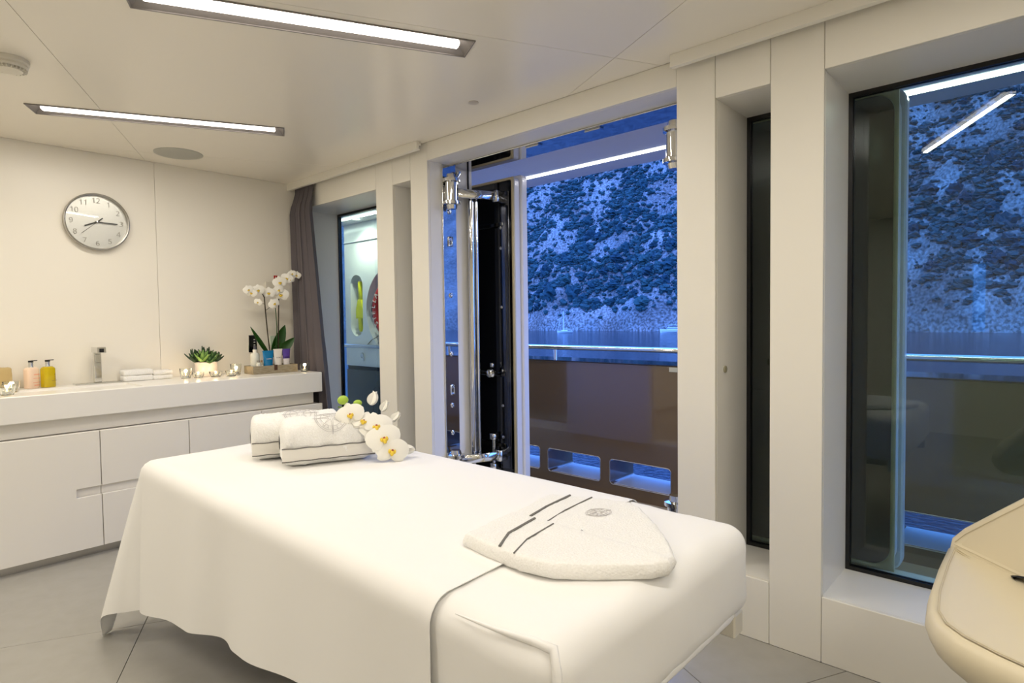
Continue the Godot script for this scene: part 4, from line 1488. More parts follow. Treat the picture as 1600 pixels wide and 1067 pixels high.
# ---------------------------------------------------------------- lounge chair at the right edge
func lounge_chair() -> void:
	var c := thing("lounge_chair", "cream leather lounge chair cut off by the right edge", "chair", Vector3(1.60, 0, 0.17))
	var flat := Transform3D(Basis(Vector3(1, 0, 0), Vector3(0, 0, -1), Vector3(0, 1, 0)), Vector3.ZERO)
	# seat: outline (x, -z), front towards the table
	var seat := PackedVector2Array()
	for q in [Vector2(0.215, 0.37), Vector2(0.05, 0.37), Vector2(-0.12, 0.365), Vector2(-0.22, 0.355), Vector2(-0.275, 0.335), Vector2(-0.315, 0.300), Vector2(-0.350, 0.245), Vector2(-0.385, 0.17), Vector2(-0.405, 0.08), Vector2(-0.41, 0.0), Vector2(-0.405, -0.08), Vector2(-0.385, -0.17), Vector2(-0.350, -0.245), Vector2(-0.315, -0.300), Vector2(-0.275, -0.335), Vector2(-0.22, -0.355), Vector2(-0.12, -0.365), Vector2(0.05, -0.37), Vector2(0.215, -0.37)]:
		seat.append(q)
	var st := start(true)
	loft(st, seat, [[0.505, 0.06], [0.520, 0.030], [0.545, 0.008], [0.572, 0.0], [0.592, 0.004], [0.604, 0.014], [0.602, 0.024]], flat, true)
	obj("seat_border", st, M.leather, c)
	st = start(true)
	var dish := []
	var rim := inset(ccw(seat), 0.020)
	for k in 7:
		var row := []
		for q in rim:
			var m := 1.0 - k / 6.0 * 0.98
			row.append(Vector3(q.x * m + 0.0, 0.605 - 0.035 * (1.0 - m * m), -q.y * m))
		dish.append(row)
	grid(st, dish, true)
	obj("seat", st, M.leather, c)
	# back: set across the far corner of the seat, leaning away from the sitter
	var over := Vector3(0.707, 0, 0.707)
	var lean_up := (Vector3.UP * 0.97 + over * 0.22).normalized()
	var run := Vector3(-0.707, 0, 0.707)
	var lean := Basis(run, lean_up, run.cross(lean_up))
	var place := Transform3D(lean, Vector3(0.222, 0.585, -0.368))
	var back := PackedVector2Array()
	for q in [Vector2(0.0, 0.0), Vector2(0.60, 0.0), Vector2(0.615, 0.05), Vector2(0.57, 0.12), Vector2(0.49, 0.19), Vector2(0.42, 0.27), Vector2(0.34, 0.295), Vector2(0.27, 0.275), Vector2(0.19, 0.215), Vector2(0.10, 0.135), Vector2(0.03, 0.072), Vector2(0.0, 0.035)]:
		back.append(q)
	st = start(true)
	loft(st, back, [[-0.072, 0.03], [-0.066, 0.01], [-0.05, 0.0], [-0.02, 0.0], [0.0, 0.005], [0.008, 0.014], [0.004, 0.024]], place, true)
	obj("backrest_border", st, M.leather, c)
	st = start(true)
	var pad := []
	var mid := Vector2(0.31, 0.11)
	var brim := inset(ccw(back), 0.022)
	for k in 6:
		var row := []
		for q in brim:
			var m := 1.0 - k / 5.0 * 0.98
			var w := mid + (q - mid) * m
			row.append(place * Vector3(w.x, w.y, 0.006 - 0.018 * (1.0 - m * m)))
		pad.append(row)
	grid(st, pad, true)
	obj("backrest", st, M.leather, c)
	# seams
	for e in [[rim, 0.6075], [inset(ccw(seat), 0.023), 0.6070]]:
		st = start(true)
		var pts := []
		for q in e[0]: pts.append(Vector3(q.x, e[1], -q.y))
		tube(st, pts, 0.0005, 5)
		obj("seam", st, M.stitch, c, "stitched seam")
	st = start(true)
	var pts2 := []
	for q in brim: pts2.append(place * Vector3(q.x, q.y, 0.0072))
	tube(st, pts2, 0.0005, 5)
	obj("seam", st, M.stitch, c, "stitched seam")
	for off in [0.0, 0.012]:
		st = start(true)
		tube(st, [Vector3(0.178 - off, 0.605, -0.345), Vector3(0.12 - off, 0.598, -0.29), Vector3(0.03 - off, 0.586, -0.215)], 0.0009, 5)
		obj("seam", st, M.stitch, c, "stitched seam")
	# black fitting where seat and back meet, column and foot below
	st = start(true)
	var lens := PackedVector2Array()
	for i in 28: lens.append(Vector2(cos(TAU * i / 28.0) * 0.15, signf(sin(TAU * i / 28.0)) * pow(absf(sin(TAU * i / 28.0)), 1.6) * 0.026))
	prism(st, lens, -0.010, 0.014, Transform3D(lean, Vector3(-0.030, 0.604, -0.128)), 0.004)
	obj("back_fitting", st, M.black_gloss, c, "black fitting between seat and back")
	st = start()
	lathe(st, [Vector2(0.0001, 0.0), Vector2(0.28, 0.0), Vector2(0.285, 0.008), Vector2(0.27, 0.018), Vector2(0.06, 0.03), Vector2(0.035, 0.05), Vector2(0.035, 0.515), Vector2(0.0001, 0.515)], 32)
	obj("pedestal", st, M.chrome, c)

# ---------------------------------------------------------------- curtain
func curtain() -> void:
	var c := thing("curtain", "grey pleated curtain gathered in the corner by the window", "curtain", Vector3(2.112, 0, -3.93))
	var g := []
	var rows := 40
	var cols := 90
	for i in rows + 1:
		var v := float(i) / rows
		var y := lerpf(0.02, 2.150, v)
		var row := []
		for j in cols + 1:
			var s := float(j) / cols
			var right := lerpf(0.405, 0.115, pow(v, 1.15))
			var z := lerpf(-0.155, right, s)
			var ph := s * TAU * 4.6 + 0.9 * sin(v * 2.1)
			var deep := lerpf(0.036, 0.020, v)
			z += 0.012 * sin(ph * 2.0) * (1.0 - v * 0.5)
			var tuck := smoothstep(0.90, 0.985, v)
			row.append(Vector3(lerpf(-0.004, 0.032, tuck) + deep * sin(ph) * lerpf(1.0, 0.35, tuck) + 0.004 * sin(ph * 2.7 + v * 3.0) * (1.0 - tuck), y, z))
		g.append(row)
	var st := start(true)
	shell(st, g, 0.003)
	obj("cloth", st, M.curtain, c)

# ---------------------------------------------------------------- clock
func wall_clock() -> void:
	var c := thing("wall_clock", "round silver wall clock with thin black hands", "clock", Vector3(0.936, 1.766, BACK_Z))
	var face := Transform3D(Basis(Vector3(1, 0, 0), Vector3(0, 0, 1), Vector3(0, -1, 0)), Vector3.ZERO)   # lathe axis towards the room
	var st := start(true)
	lathe(st, [Vector2(0.150, 0.0), Vector2(0.160, 0.004), Vector2(0.162, 0.030), Vector2(0.160, 0.036), Vector2(0.156, 0.038), Vector2(0.152, 0.036), Vector2(0.151, 0.012)], 64, face)
	obj("case", st, M.satin_steel, c)
	st = start(true)
	lathe(st, [Vector2(0.152, 0.006), Vector2(0.152, 0.012), Vector2(0.0001, 0.012)], 64, face)
	obj("dial", st, M.dial, c)
	for h in range(1, 13):
		var a := PI * 0.5 - TAU * h / 12.0
		lettering(str(h), 0.028, 0.002, M.numeral, c, Transform3D(Basis.IDENTITY, Vector3(cos(a) * 0.122, sin(a) * 0.122 , 0.0135)), false, "numeral")
	for e in [[247.0, 0.066, 0.0036, 0.020, "hour_hand"], [92.0, 0.100, 0.0028, 0.024, "minute_hand"], [228.0, 0.105, 0.0010, 0.027, "second_hand"]]:
		var a: float = PI * 0.5 - deg_to_rad(e[0])
		st = start()
		var tf := Transform3D(Basis(Vector3(0, 0, 1), a), Vector3(0, 0, e[3]))
		box(st, Vector3(-0.034 if e[4] == "second_hand" else -0.012, -e[2], -0.001), Vector3(e[1], e[2], 0.001), 0.0004, tf)
		if e[4] == "second_hand": box(st, Vector3(-0.036, -0.0035, -0.001), Vector3(-0.004, 0.0035, 0.001), 0.0004, tf)
		obj(e[4], st, M.hand, c)
	st = start(true)
	lathe(st, [Vector2(0.006, 0.012), Vector2(0.006, 0.030), Vector2(0.0001, 0.031)], 16, face)
	obj("pin", st, M.chrome, c)
	st = start(true)
	lathe(st, [Vector2(0.1515, 0.0325), Vector2(0.1515, 0.0345), Vector2(0.0001, 0.0345)], 64, face)
	var cover := mat(Color(1, 1, 1, 0.02), 0.0)
	cover.transparency = BaseMaterial3D.TRANSPARENCY_ALPHA
	obj("cover_glass", st, cover, c)

# ---------------------------------------------------------------- small fittings on the ceiling
func ceiling_fittings() -> void:
	var down := Transform3D(Basis(Vector3(1, 0, 0), Vector3(0, -1, 0), Vector3(0, 0, -1)), Vector3.ZERO)
	var d := thing("smoke_detector", "round cream smoke detector at the left edge of the ceiling", "smoke detector", Vector3(0.405, CEILING_Y, -2.885))
	var st := start(true)
	lathe(st, [Vector2(0.062, 0.0), Vector2(0.062, 0.014), Vector2(0.056, 0.018), Vector2(0.056, 0.021), Vector2(0.058, 0.026), Vector2(0.054, 0.034)], 40, down)
	obj("base", st, M.plastic, d)
	st = start(true)
	lathe(st, [Vector2(0.044, 0.026), Vector2(0.040, 0.042), Vector2(0.0001, 0.044)], 40, down)
	obj("cap", st, M.plastic, d)
	for k in 24:
		var a := TAU * k / 24.0
		st = start()
		box(st, Vector3(0.040, -0.040, -0.0016), Vector3(0.054, -0.028, 0.0016), 0.0, Transform3D(Basis(Vector3.UP, a), Vector3.ZERO))
		obj("fin", st, M.plastic, d)
	st = start(true)
	lathe(st, [Vector2(0.0001, 0.022), Vector2(0.052, 0.022), Vector2(0.052, 0.026), Vector2(0.0001, 0.026)], 40, down)
	obj("chamber", st, M.slot, d)
	var s := thing("ceiling_speaker", "round grey loudspeaker grille flush in the ceiling", "loudspeaker", Vector3(1.283, CEILING_Y, -3.791))
	st = start(true)
	lathe(st, [Vector2(0.128, 0.0), Vector2(0.128, 0.002), Vector2(0.122, 0.004), Vector2(0.0001, 0.004)], 56, down)
	obj("grille", st, M.grille, s)
	var p := thing("sprinkler_cover", "small round sprinkler cover in the ceiling near the doorway", "sprinkler cover", Vector3(1.919, CEILING_Y, -1.981))
	st = start(true)
	lathe(st, [Vector2(0.024, 0.0), Vector2(0.024, 0.003), Vector2(0.0001, 0.004)], 28, down)
	obj("disc", st, mat(Color(0.78, 0.75, 0.70), 0.3), p)

# ---------------------------------------------------------------- switches and signs on the back wall
func wall_plates() -> void:
	var s := thing("touch_panel", "small black glass switch panel left of the orchid", "switch", Vector3(1.818, 1.032, BACK_Z))
	box_obj("frame", Vector3(-0.029, -0.060, 0.0), Vector3(0.029, 0.060, 0.006), M.chrome, s, 0.002)
	box_obj("glass_face", Vector3(-0.026, -0.057, 0.006), Vector3(0.026, 0.057, 0.0085), M.black_gloss, s, 0.001)
	for k in 4:
		box_obj("marking", Vector3(0.004, 0.026 - 0.018 * k, 0.0085), Vector3(0.016, 0.031 - 0.018 * k, 0.0088), M.print_white, s, 0.0)
	var g := thing("glass_plate", "pale glass socket plate behind the orchid stems", "wall plate", Vector3(1.973, 1.046, BACK_Z))
	box_obj("plate", Vector3(-0.032, -0.036, 0.0), Vector3(0.032, 0.036, 0.008), mat(Color(0.80, 0.86, 0.78), 0.12), g, 0.002)
	var t := thing("thermostat", "flat cream plate on the wall behind the orchid flowers", "wall plate", Vector3(1.955, 1.425, BACK_Z))
	box_obj("plate", Vector3(-0.034, -0.036, 0.0), Vector3(0.034, 0.036, 0.006), M.plastic, t, 0.002)
	var f := thing("alarm_sign", "small red fire alarm sign above the orchid", "sign", Vector3(1.996, 1.495, BACK_Z))
	box_obj("plate", Vector3(-0.0135, -0.0135, 0.0), Vector3(0.0135, 0.0135, 0.002), mat(Color(0.70, 0.08, 0.07), 0.4), f, 0.0)
	var st := start(true)
	var drop := PackedVector2Array([Vector2(0, 0.009), Vector2(-0.004, 0.002), Vector2(-0.005, -0.004), Vector2(-0.002, -0.009), Vector2(0.003, -0.009), Vector2(0.005, -0.004), Vector2(0.003, 0.002)])
	prism(st, drop, 0.002, 0.0026)
	obj("pictogram", st, M.print_white, f)

# ---------------------------------------------------------------- things on the washstand
func leaf_blade(st: SurfaceTool, tf: Transform3D, long: float, wide: float, thick: float, curl: float, cup := 0.2, cols := 5, rows := 8, point := 0.75, blunt := 0.8) -> void:
	var g := []
	for i in rows + 1:
		var t := float(i) / rows
		var w := wide * 0.5 * pow(sin(PI * clampf(pow(t, point) * 0.97 + 0.03, 0.0, 1.0)), blunt) + 0.0002
		var row := []
		for j in cols:
			var s := -1.0 + 2.0 * j / (cols - 1)
			row.append(tf * Vector3(s * w, curl * t * t * long + cup * w * s * s, -t * long))
		g.append(row)
	shell(st, g, thick)

func tealight(t: Node3D, at: Vector3, lit := true) -> void:
	var st := start(true)
	lathe(st, [Vector2(0.0001, 0.0), Vector2(0.018, 0.0), Vector2(0.0185, 0.014), Vector2(0.0175, 0.014), Vector2(0.0170, 0.011)], 20, Transform3D(Basis.IDENTITY, at))
	obj("tin_cup", st, M.tin, t)
	st = start(true)
	lathe(st, [Vector2(0.017, 0.004), Vector2(0.017, 0.0115), Vector2(0.0001, 0.0105)], 20, Transform3D(Basis.IDENTITY, at))
	obj("wax", st, M.wax, t)
	if not lit: return
	st = start(true)
	lathe(st, [Vector2(0.0001, 0.0125), Vector2(0.0022, 0.015), Vector2(0.003, 0.019), Vector2(0.0018, 0.026), Vector2(0.0001, 0.032)], 10, Transform3D(Basis.IDENTITY, at))
	obj("flame", st, M.flame, t)
	var l := OmniLight3D.new()
	l.name = "flame_light"
	t.add_child(l)
	l.position = at + Vector3(0, 0.040, 0)
	l.light_color = Color(1.0, 0.84, 0.62)
	l.light_energy = 0.0022
	l.light_size = 0.006
	l.omni_range = 6.0
	l.shadow_enabled = true

func candle_glass(label: String, at: Vector3, r: float, high: float, lit := true) -> void:
	var t := thing("candle_glass", label, "candle", at, 0.0, "tealights on the washstand")
	var st := start(true)
	lathe(st, [Vector2(0.0001, 0.0), Vector2(r * 0.68, 0.0), Vector2(r * 0.74, 0.003), Vector2(r * 0.9, high * 0.5), Vector2(r, high), Vector2(r - 0.0022, high), Vector2(r * 0.9 - 0.0026, high * 0.5), Vector2(r * 0.72 - 0.003, 0.006), Vector2(0.0001, 0.005)], 28)
	obj("glass", st, M.clear_glass, t)
	tealight(t, Vector3(0, 0.0056, 0), lit)

func pump_bottle(label: String, at: Vector3, body: Material, turn: float) -> Node3D:
	var b := thing("pump_bottle", label, "bottle", at, turn, "pump bottles beside the tap")
	var st := start(true)
	var up := Transform3D(Basis(Vector3(1, 0, 0), Vector3(0, 0, -1), Vector3(0, 1, 0)), Vector3.ZERO)
	loft(st, rounded_rect(0.062, 0.048, 0.016, 5), [[0.0, 0.003], [0.003, 0.0], [0.098, 0.0], [0.106, 0.004], [0.112, 0.013]], up, true)
	obj("body", st, body, b)
	st = start(true)
	lathe(st, [Vector2(0.013, 0.108), Vector2(0.0105, 0.116), Vector2(0.0105, 0.138), Vector2(0.0001, 0.138)], 20)
	obj("collar", st, M.tin, b)
	st = start(true)
	lathe(st, [Vector2(0.0001, 0.138), Vector2(0.0115, 0.138), Vector2(0.0115, 0.147), Vector2(0.0001, 0.148)], 18)
	box(st, Vector3(0.004, 0.1435, -0.0045), Vector3(0.032, 0.1480, 0.0045), 0.001)
	obj("pump_head", st, M.hand, b)
	return b

func counter_things() -> void:
	var y := 0.8445
	# two pump bottles
	var milk := pump_bottle("pale pink pump bottle with a dark head, left of the yellow one", Vector3(0.600, y, -4.02), mat(Color(0.95, 0.84, 0.74), 0.3), 0.5)
	for e in [[0.074, 0.030], [0.070, 0.030], [0.052, 0.036], [0.030, 0.040], [0.018, 0.030], [0.013, 0.030]]:
		box_obj("label_print", Vector3(0.004 - e[1] * 0.5 + 0.006, e[0], 0.0240), Vector3(0.004 + e[1] * 0.5 + 0.006, e[0] + 0.0022, 0.0243), mat(Color(0.93, 0.60, 0.45), 0.6), milk, 0.0)
	var oil := glass(Color(0.93, 0.83, 0.05))
	oil.albedo_color.a = 0.55
	var yel := pump_bottle("bright yellow pump bottle with a dark head", Vector3(0.671, y, -4.02), oil, 0.5)
	box_obj("label_print", Vector3(0.000, 0.034, 0.0240), Vector3(0.028, 0.036, 0.0243), mat(Color(0.45, 0.36, 0.02), 0.6), yel, 0.0)
	for k in 3: box_obj("label_print", Vector3(0.017, 0.040 + k * 0.012, 0.0240), Vector3(0.021, 0.048 + k * 0.012, 0.0243), mat(Color(0.45, 0.36, 0.02), 0.6), yel, 0.0)
	# sisal wash pad at the left edge
	var p := thing("wash_pad", "woven sisal wash pad standing against the wall", "wash pad", Vector3(0.455, y, -4.02), 0.1)
	var st := start(true)
	soft_box(st, Vector3(-0.065, 0.0, -0.022), Vector3(0.065, 0.118, 0.022), 0.014, 0.01, 0.003, 30.0, 9)
	obj("pad", st, M.sisal, p)
	st = start(true)
	tube(st, [Vector3(-0.03, 0.115, 0.0), Vector3(-0.015, 0.128, 0.003), Vector3(0.006, 0.126, 0.003), Vector3(0.010, 0.114, 0.0)], 0.006, 8)
	obj("loop", st, M.terry, p)
	# folded face cloths
	for e in [[1.092, "thick white folded face cloth beside the tap", 0.078, 0.066], [1.222, "thin white folded face cloth, right of the thick one", 0.056, 0.052]]:
		var c := thing("face_cloth", e[1], "face cloth", Vector3(e[0], y, -4.03), 0.0, "folded face cloths")
		st = start(true)
		soft_box(st, Vector3(-e[2], 0.0, -0.05), Vector3(e[2], e[3] * 0.5, 0.05), 0.011, 0.012, 0.004, 22.0, int(e[0] * 100))
		obj("lower_fold", st, M.terry, c)
		st = start(true)
		soft_box(st, Vector3(-e[2] + 0.002, e[3] * 0.5, -0.049), Vector3(e[2] - 0.001, e[3], 0.049), 0.011, 0.012, 0.004, 22.0, int(e[0] * 100) + 3)
		obj("upper_fold", st, M.terry, c)
	# succulent in a white pot
	var s := thing("succulent", "green succulent in a round white pot", "potted plant", Vector3(1.468, y, -3.985))
	st = start(true)
	lathe(st, [Vector2(0.0001, 0.0), Vector2(0.060, 0.0), Vector2(0.064, 0.004), Vector2(0.066, 0.088), Vector2(0.063, 0.090), Vector2(0.060, 0.086), Vector2(0.058, 0.078)], 40)
	obj("pot", st, M.ceramic, s)
	st = start(true)
	lathe(st, [Vector2(0.060, 0.076), Vector2(0.0001, 0.082)], 24)
	obj("soil", st, M.soil, s)
	rng.seed = 5
	for e in [[-0.030, 0.030, 0.090, 0.072, M.succulent_pale, 18], [0.030, 0.026, 0.092, 0.068, M.succulent, 16], [0.000, -0.018, 0.100, 0.082, M.succulent_dark, 17], [0.062, 0.006, 0.088, 0.064, M.succulent_dark, 14], [-0.062, -0.002, 0.090, 0.078, M.succulent_dark, 12], [0.005, 0.050, 0.078, 0.046, M.succulent, 13]]:
		st = start(true)
		for k in e[5]:
			var a: float = 2.39996 * k
			var rise := lerpf(0.25, 1.25, float(k) / e[5])
			var basis := Basis(Vector3.UP, a) * Basis(Vector3.RIGHT, rise)
			leaf_blade(st, Transform3D(basis, Vector3(e[0], e[2], e[1])), e[3] * rng.randf_range(0.85, 1.1), 0.019, 0.005, 0.25, 0.5, 4, 5, 0.6)
		obj("rosette", st, e[4], s)
	# tealights in glasses
	candle_glass("tall tealight glass left of the succulent pot", Vector3(1.318, y, -3.90), 0.034, 0.062)
	candle_glass("low tealight glass just left of the succulent pot", Vector3(1.386, y, -3.89), 0.034, 0.034)
	candle_glass("low tealight glass in front of the succulent pot", Vector3(1.478, y, -3.862), 0.038, 0.034)
	candle_glass("low tealight glass right of the succulent pot", Vector3(1.560, y, -3.83), 0.036, 0.036)
	candle_glass("tall tealight glass between the pot and the wooden tray", Vector3(1.618, y, -3.90), 0.034, 0.070)
	candle_glass("tealight glass at the right end of the washstand", Vector3(2.005, y, -3.74), 0.034, 0.058)
	candle_glass("front tealight glass at the left edge of the picture", Vector3(0.462, y, -3.73), 0.036, 0.052)
	candle_glass("rear tealight glass at the left edge of the picture", Vector3(0.496, y, -3.86), 0.036, 0.056)

# a squeeze tube standing on its cap
func squeeze_tube(label: String, at: Vector3, turn: float, wide: float, high: float, body: Material, cap: Material, word: String, ink: Material, upper: Material = null) -> void:
	var t := thing("squeeze_tube", label, "tube", at, turn, "tubes and bottles in the wooden tray")
	var levels := 10
	var g := []
	for i in levels + 1:
		var k := float(i) / levels
		var rx := lerpf(wide * 0.36, wide * 0.5, k)
		var rz := lerpf(wide * 0.34, 0.0022, pow(k, 1.1))
		var row := []
		for j in 24: row.append(Vector3(cos(TAU * j / 24.0) * rx, 0.018 + (high - 0.018) * k, sin(TAU * j / 24.0) * rz))
		g.append(row)
	var split := levels if upper == null else 5
	var st := start(true)
	grid(st, g.slice(0, split + 1), true, true)
	obj("body", st, body, t)
	if upper:
		st = start(true)
		grid(st, g.slice(split), true, true)
		obj("upper_body", st, upper, t)
	st = start()
	box(st, Vector3(-wide * 0.5, high - 0.008, -0.0024), Vector3(wide * 0.5, high, 0.0024), 0.0005)
	obj("crimp", st, upper if upper else body, t)
	st = start(true)
	lathe(st, [Vector2(0.0001, 0.0), Vector2(wide * 0.33, 0.0), Vector2(wide * 0.35, 0.018), Vector2(0.0001, 0.019)], 22)
	obj("cap", st, cap, t)
	var slope := atan2(wide * 0.34, high - 0.018)
	var mid := 0.62
	lettering(word, 0.0075, 0.0006, ink, t, Transform3D(Basis(Vector3.RIGHT, -slope), Vector3(0, high * mid, lerpf(wide * 0.34, 0.0022, pow((high * mid - 0.018) / (high - 0.018), 1.1)) + 0.0012)))

func tray_things() -> void:
	var y := 0.8445
	var t := thing("wooden_tray", "weathered wooden tray with a leather tab", "tray", Vector3(1.832, y, -3.86), -0.04)
	box_obj("bottom", Vector3(-0.137, 0.0, -0.065), Vector3(0.137, 0.006, 0.065), M.wood, t, 0.001)
	for e in [[Vector3(-0.140, 0.0, 0.065), Vector3(0.140, 0.052, 0.074)], [Vector3(-0.140, 0.0, -0.074), Vector3(0.140, 0.052, -0.065)], [Vector3(-0.148, 0.0, -0.074), Vector3(-0.139, 0.052, 0.074)], [Vector3(0.139, 0.0, -0.074), Vector3(0.148, 0.052, 0.074)]]:
		box_obj("board", e[0], e[1], M.wood, t, 0.0015)
	box_obj("leather_tab", Vector3(-0.012, 0.020, 0.0735), Vector3(0.010, 0.055, 0.0765), M.strap, t, 0.001)
	var deep := y + 0.0064
	var w := thing("spray_bottle", "frosted white spray bottle with a grey head in the tray", "bottle", Vector3(1.737, deep, -3.885), 0.0, "tubes and bottles in the wooden tray")
	var st := start(true)
	lathe(st, [Vector2(0.0001, 0.0), Vector2(0.026, 0.0), Vector2(0.028, 0.004), Vector2(0.028, 0.118), Vector2(0.024, 0.126), Vector2(0.013, 0.130), Vector2(0.0001, 0.131)], 26)
	obj("body", st, mat(Color(0.85, 0.86, 0.83), 0.3), w)
	st = start(true)
	lathe(st, [Vector2(0.013, 0.130), Vector2(0.013, 0.150), Vector2(0.0001, 0.151)], 20)
	obj("neck", st, M.print_white, w)
	st = start(true)
	lathe(st, [Vector2(0.0090, 0.150), Vector2(0.0085, 0.174), Vector2(0.0001, 0.176)], 18)
	obj("spray_head", st, mat(Color(0.30, 0.30, 0.34), 0.4), w)
	for e in [["small clear vial with a grey lid, front left in the tray", Vector3(1.732, deep, -3.826), 0.014, Color(0.90, 0.91, 0.88)], ["small vial with a pale brown lid beside the blue tube", Vector3(1.757, deep, -3.836), 0.011, Color(0.72, 0.70, 0.62)]]:
		var v := thing("vial", e[0], "bottle", e[1], 0.0, "tubes and bottles in the wooden tray")
		st = start(true)
		lathe(st, [Vector2(0.0001, 0.0), Vector2(e[2], 0.0), Vector2(e[2], 0.062), Vector2(e[2] * 0.6, 0.067), Vector2(0.0001, 0.067)], 20)
		obj("body", st, mat(e[3], 0.2), v)
		st = start(true)
		lathe(st, [Vector2(e[2] * 0.62, 0.067), Vector2(e[2] * 0.62, 0.080), Vector2(0.0001, 0.081)], 18)
		obj("lid", st, mat(Color(0.55, 0.55, 0.53) if e[2] > 0.012 else Color(0.62, 0.48, 0.34), 0.4), v)
		box_obj("label_print", Vector3(-0.006, 0.030, e[2] * 0.98), Vector3(0.006, 0.050, e[2] * 1.02), M.print_white, v, 0.0)
	var blue := mat(Color(0.03, 0.46, 0.68), 0.22)
	squeeze_tube("shiny turquoise blue squeeze tube in the tray", Vector3(1.800, deep, -3.832), 0.0, 0.074, 0.142, blue, blue, "ELEMIS", M.print_white)
	squeeze_tube("white squeeze tube between the blue and the violet ones", Vector3(1.868, deep, -3.834), 0.0, 0.062, 0.150, mat(Color(0.92, 0.90, 0.87), 0.35), M.print_white, "ELEMIS", M.stripe)
	squeeze_tube("white squeeze tube with a violet top in the tray", Vector3(1.928, deep, -3.838), 0.0, 0.056, 0.148, mat(Color(0.90, 0.88, 0.88), 0.35), M.print_white, "ELEMIS", M.print_dark, mat(Color(0.34, 0.25, 0.60), 0.3))
	var bx := thing("carton", "pale pink carton behind the white tube", "carton", Vector3(1.897, deep, -3.885), 0.0, "tubes and bottles in the wooden tray")
	box_obj("box", Vector3(-0.016, 0.0, -0.014), Vector3(0.016, 0.105, 0.014), mat(Color(0.86, 0.72, 0.63), 0.5), bx, 0.001)

# ---------------------------------------------------------------- orchids
func bloom(parent: Node, place: Transform3D, size: float, lip_dark := false) -> void:   # faces along +z of its place
	var st := start(true)
	for e in [[0.0, 1.0, 0.74, 0.0], [2.2, 0.96, 0.70, 0.0], [-2.2, 0.96, 0.70, 0.0], [1.30, 1.08, 1.32, 0.004], [-1.30, 1.08, 1.32, 0.004]]:
		var basis := Basis(Vector3(0, 0, 1), e[0]) * Basis(Vector3.RIGHT, PI * 0.5)
		leaf_blade(st, Transform3D(basis, Vector3(0, 0, e[3])), size * e[1], size * e[2], size * 0.018, -0.16, -0.12, 9, 12, 0.70, 0.5)
	var f := obj("flower", st, M.petal, parent)
	f.transform = place
	st = start(true)
	ball(st, Vector3(0, -size * 0.12, size * 0.16), Vector3(size * 0.13, size * 0.20, size * 0.16), 10, 6)
	ball(st, Vector3(size * 0.16, -size * 0.04, size * 0.12), Vector3(size * 0.08, size * 0.13, size * 0.11), 8, 6)
	ball(st, Vector3(-size * 0.16, -size * 0.04, size * 0.12), Vector3(size * 0.08, size * 0.13, size * 0.11), 8, 6)
	obj("lip", st, M.lip, f, "yellow lip")
	st = start(true)
	ball(st, Vector3(0, size * 0.02, size * 0.22), Vector3(size * 0.075, size * 0.075, size * 0.09), 8, 6)
	obj("lip_centre", st, M.lip_red if lip_dark else M.stem, f, "reddish centre")

func facing(dir: Vector3, at: Vector3, spin := 0.0) -> Transform3D:
	var z := dir.normalized()
	var x := Vector3.UP.cross(z).normalized()
	return Transform3D(Basis(x, z.cross(x), z) * Basis(Vector3(0, 0, 1), spin), at)

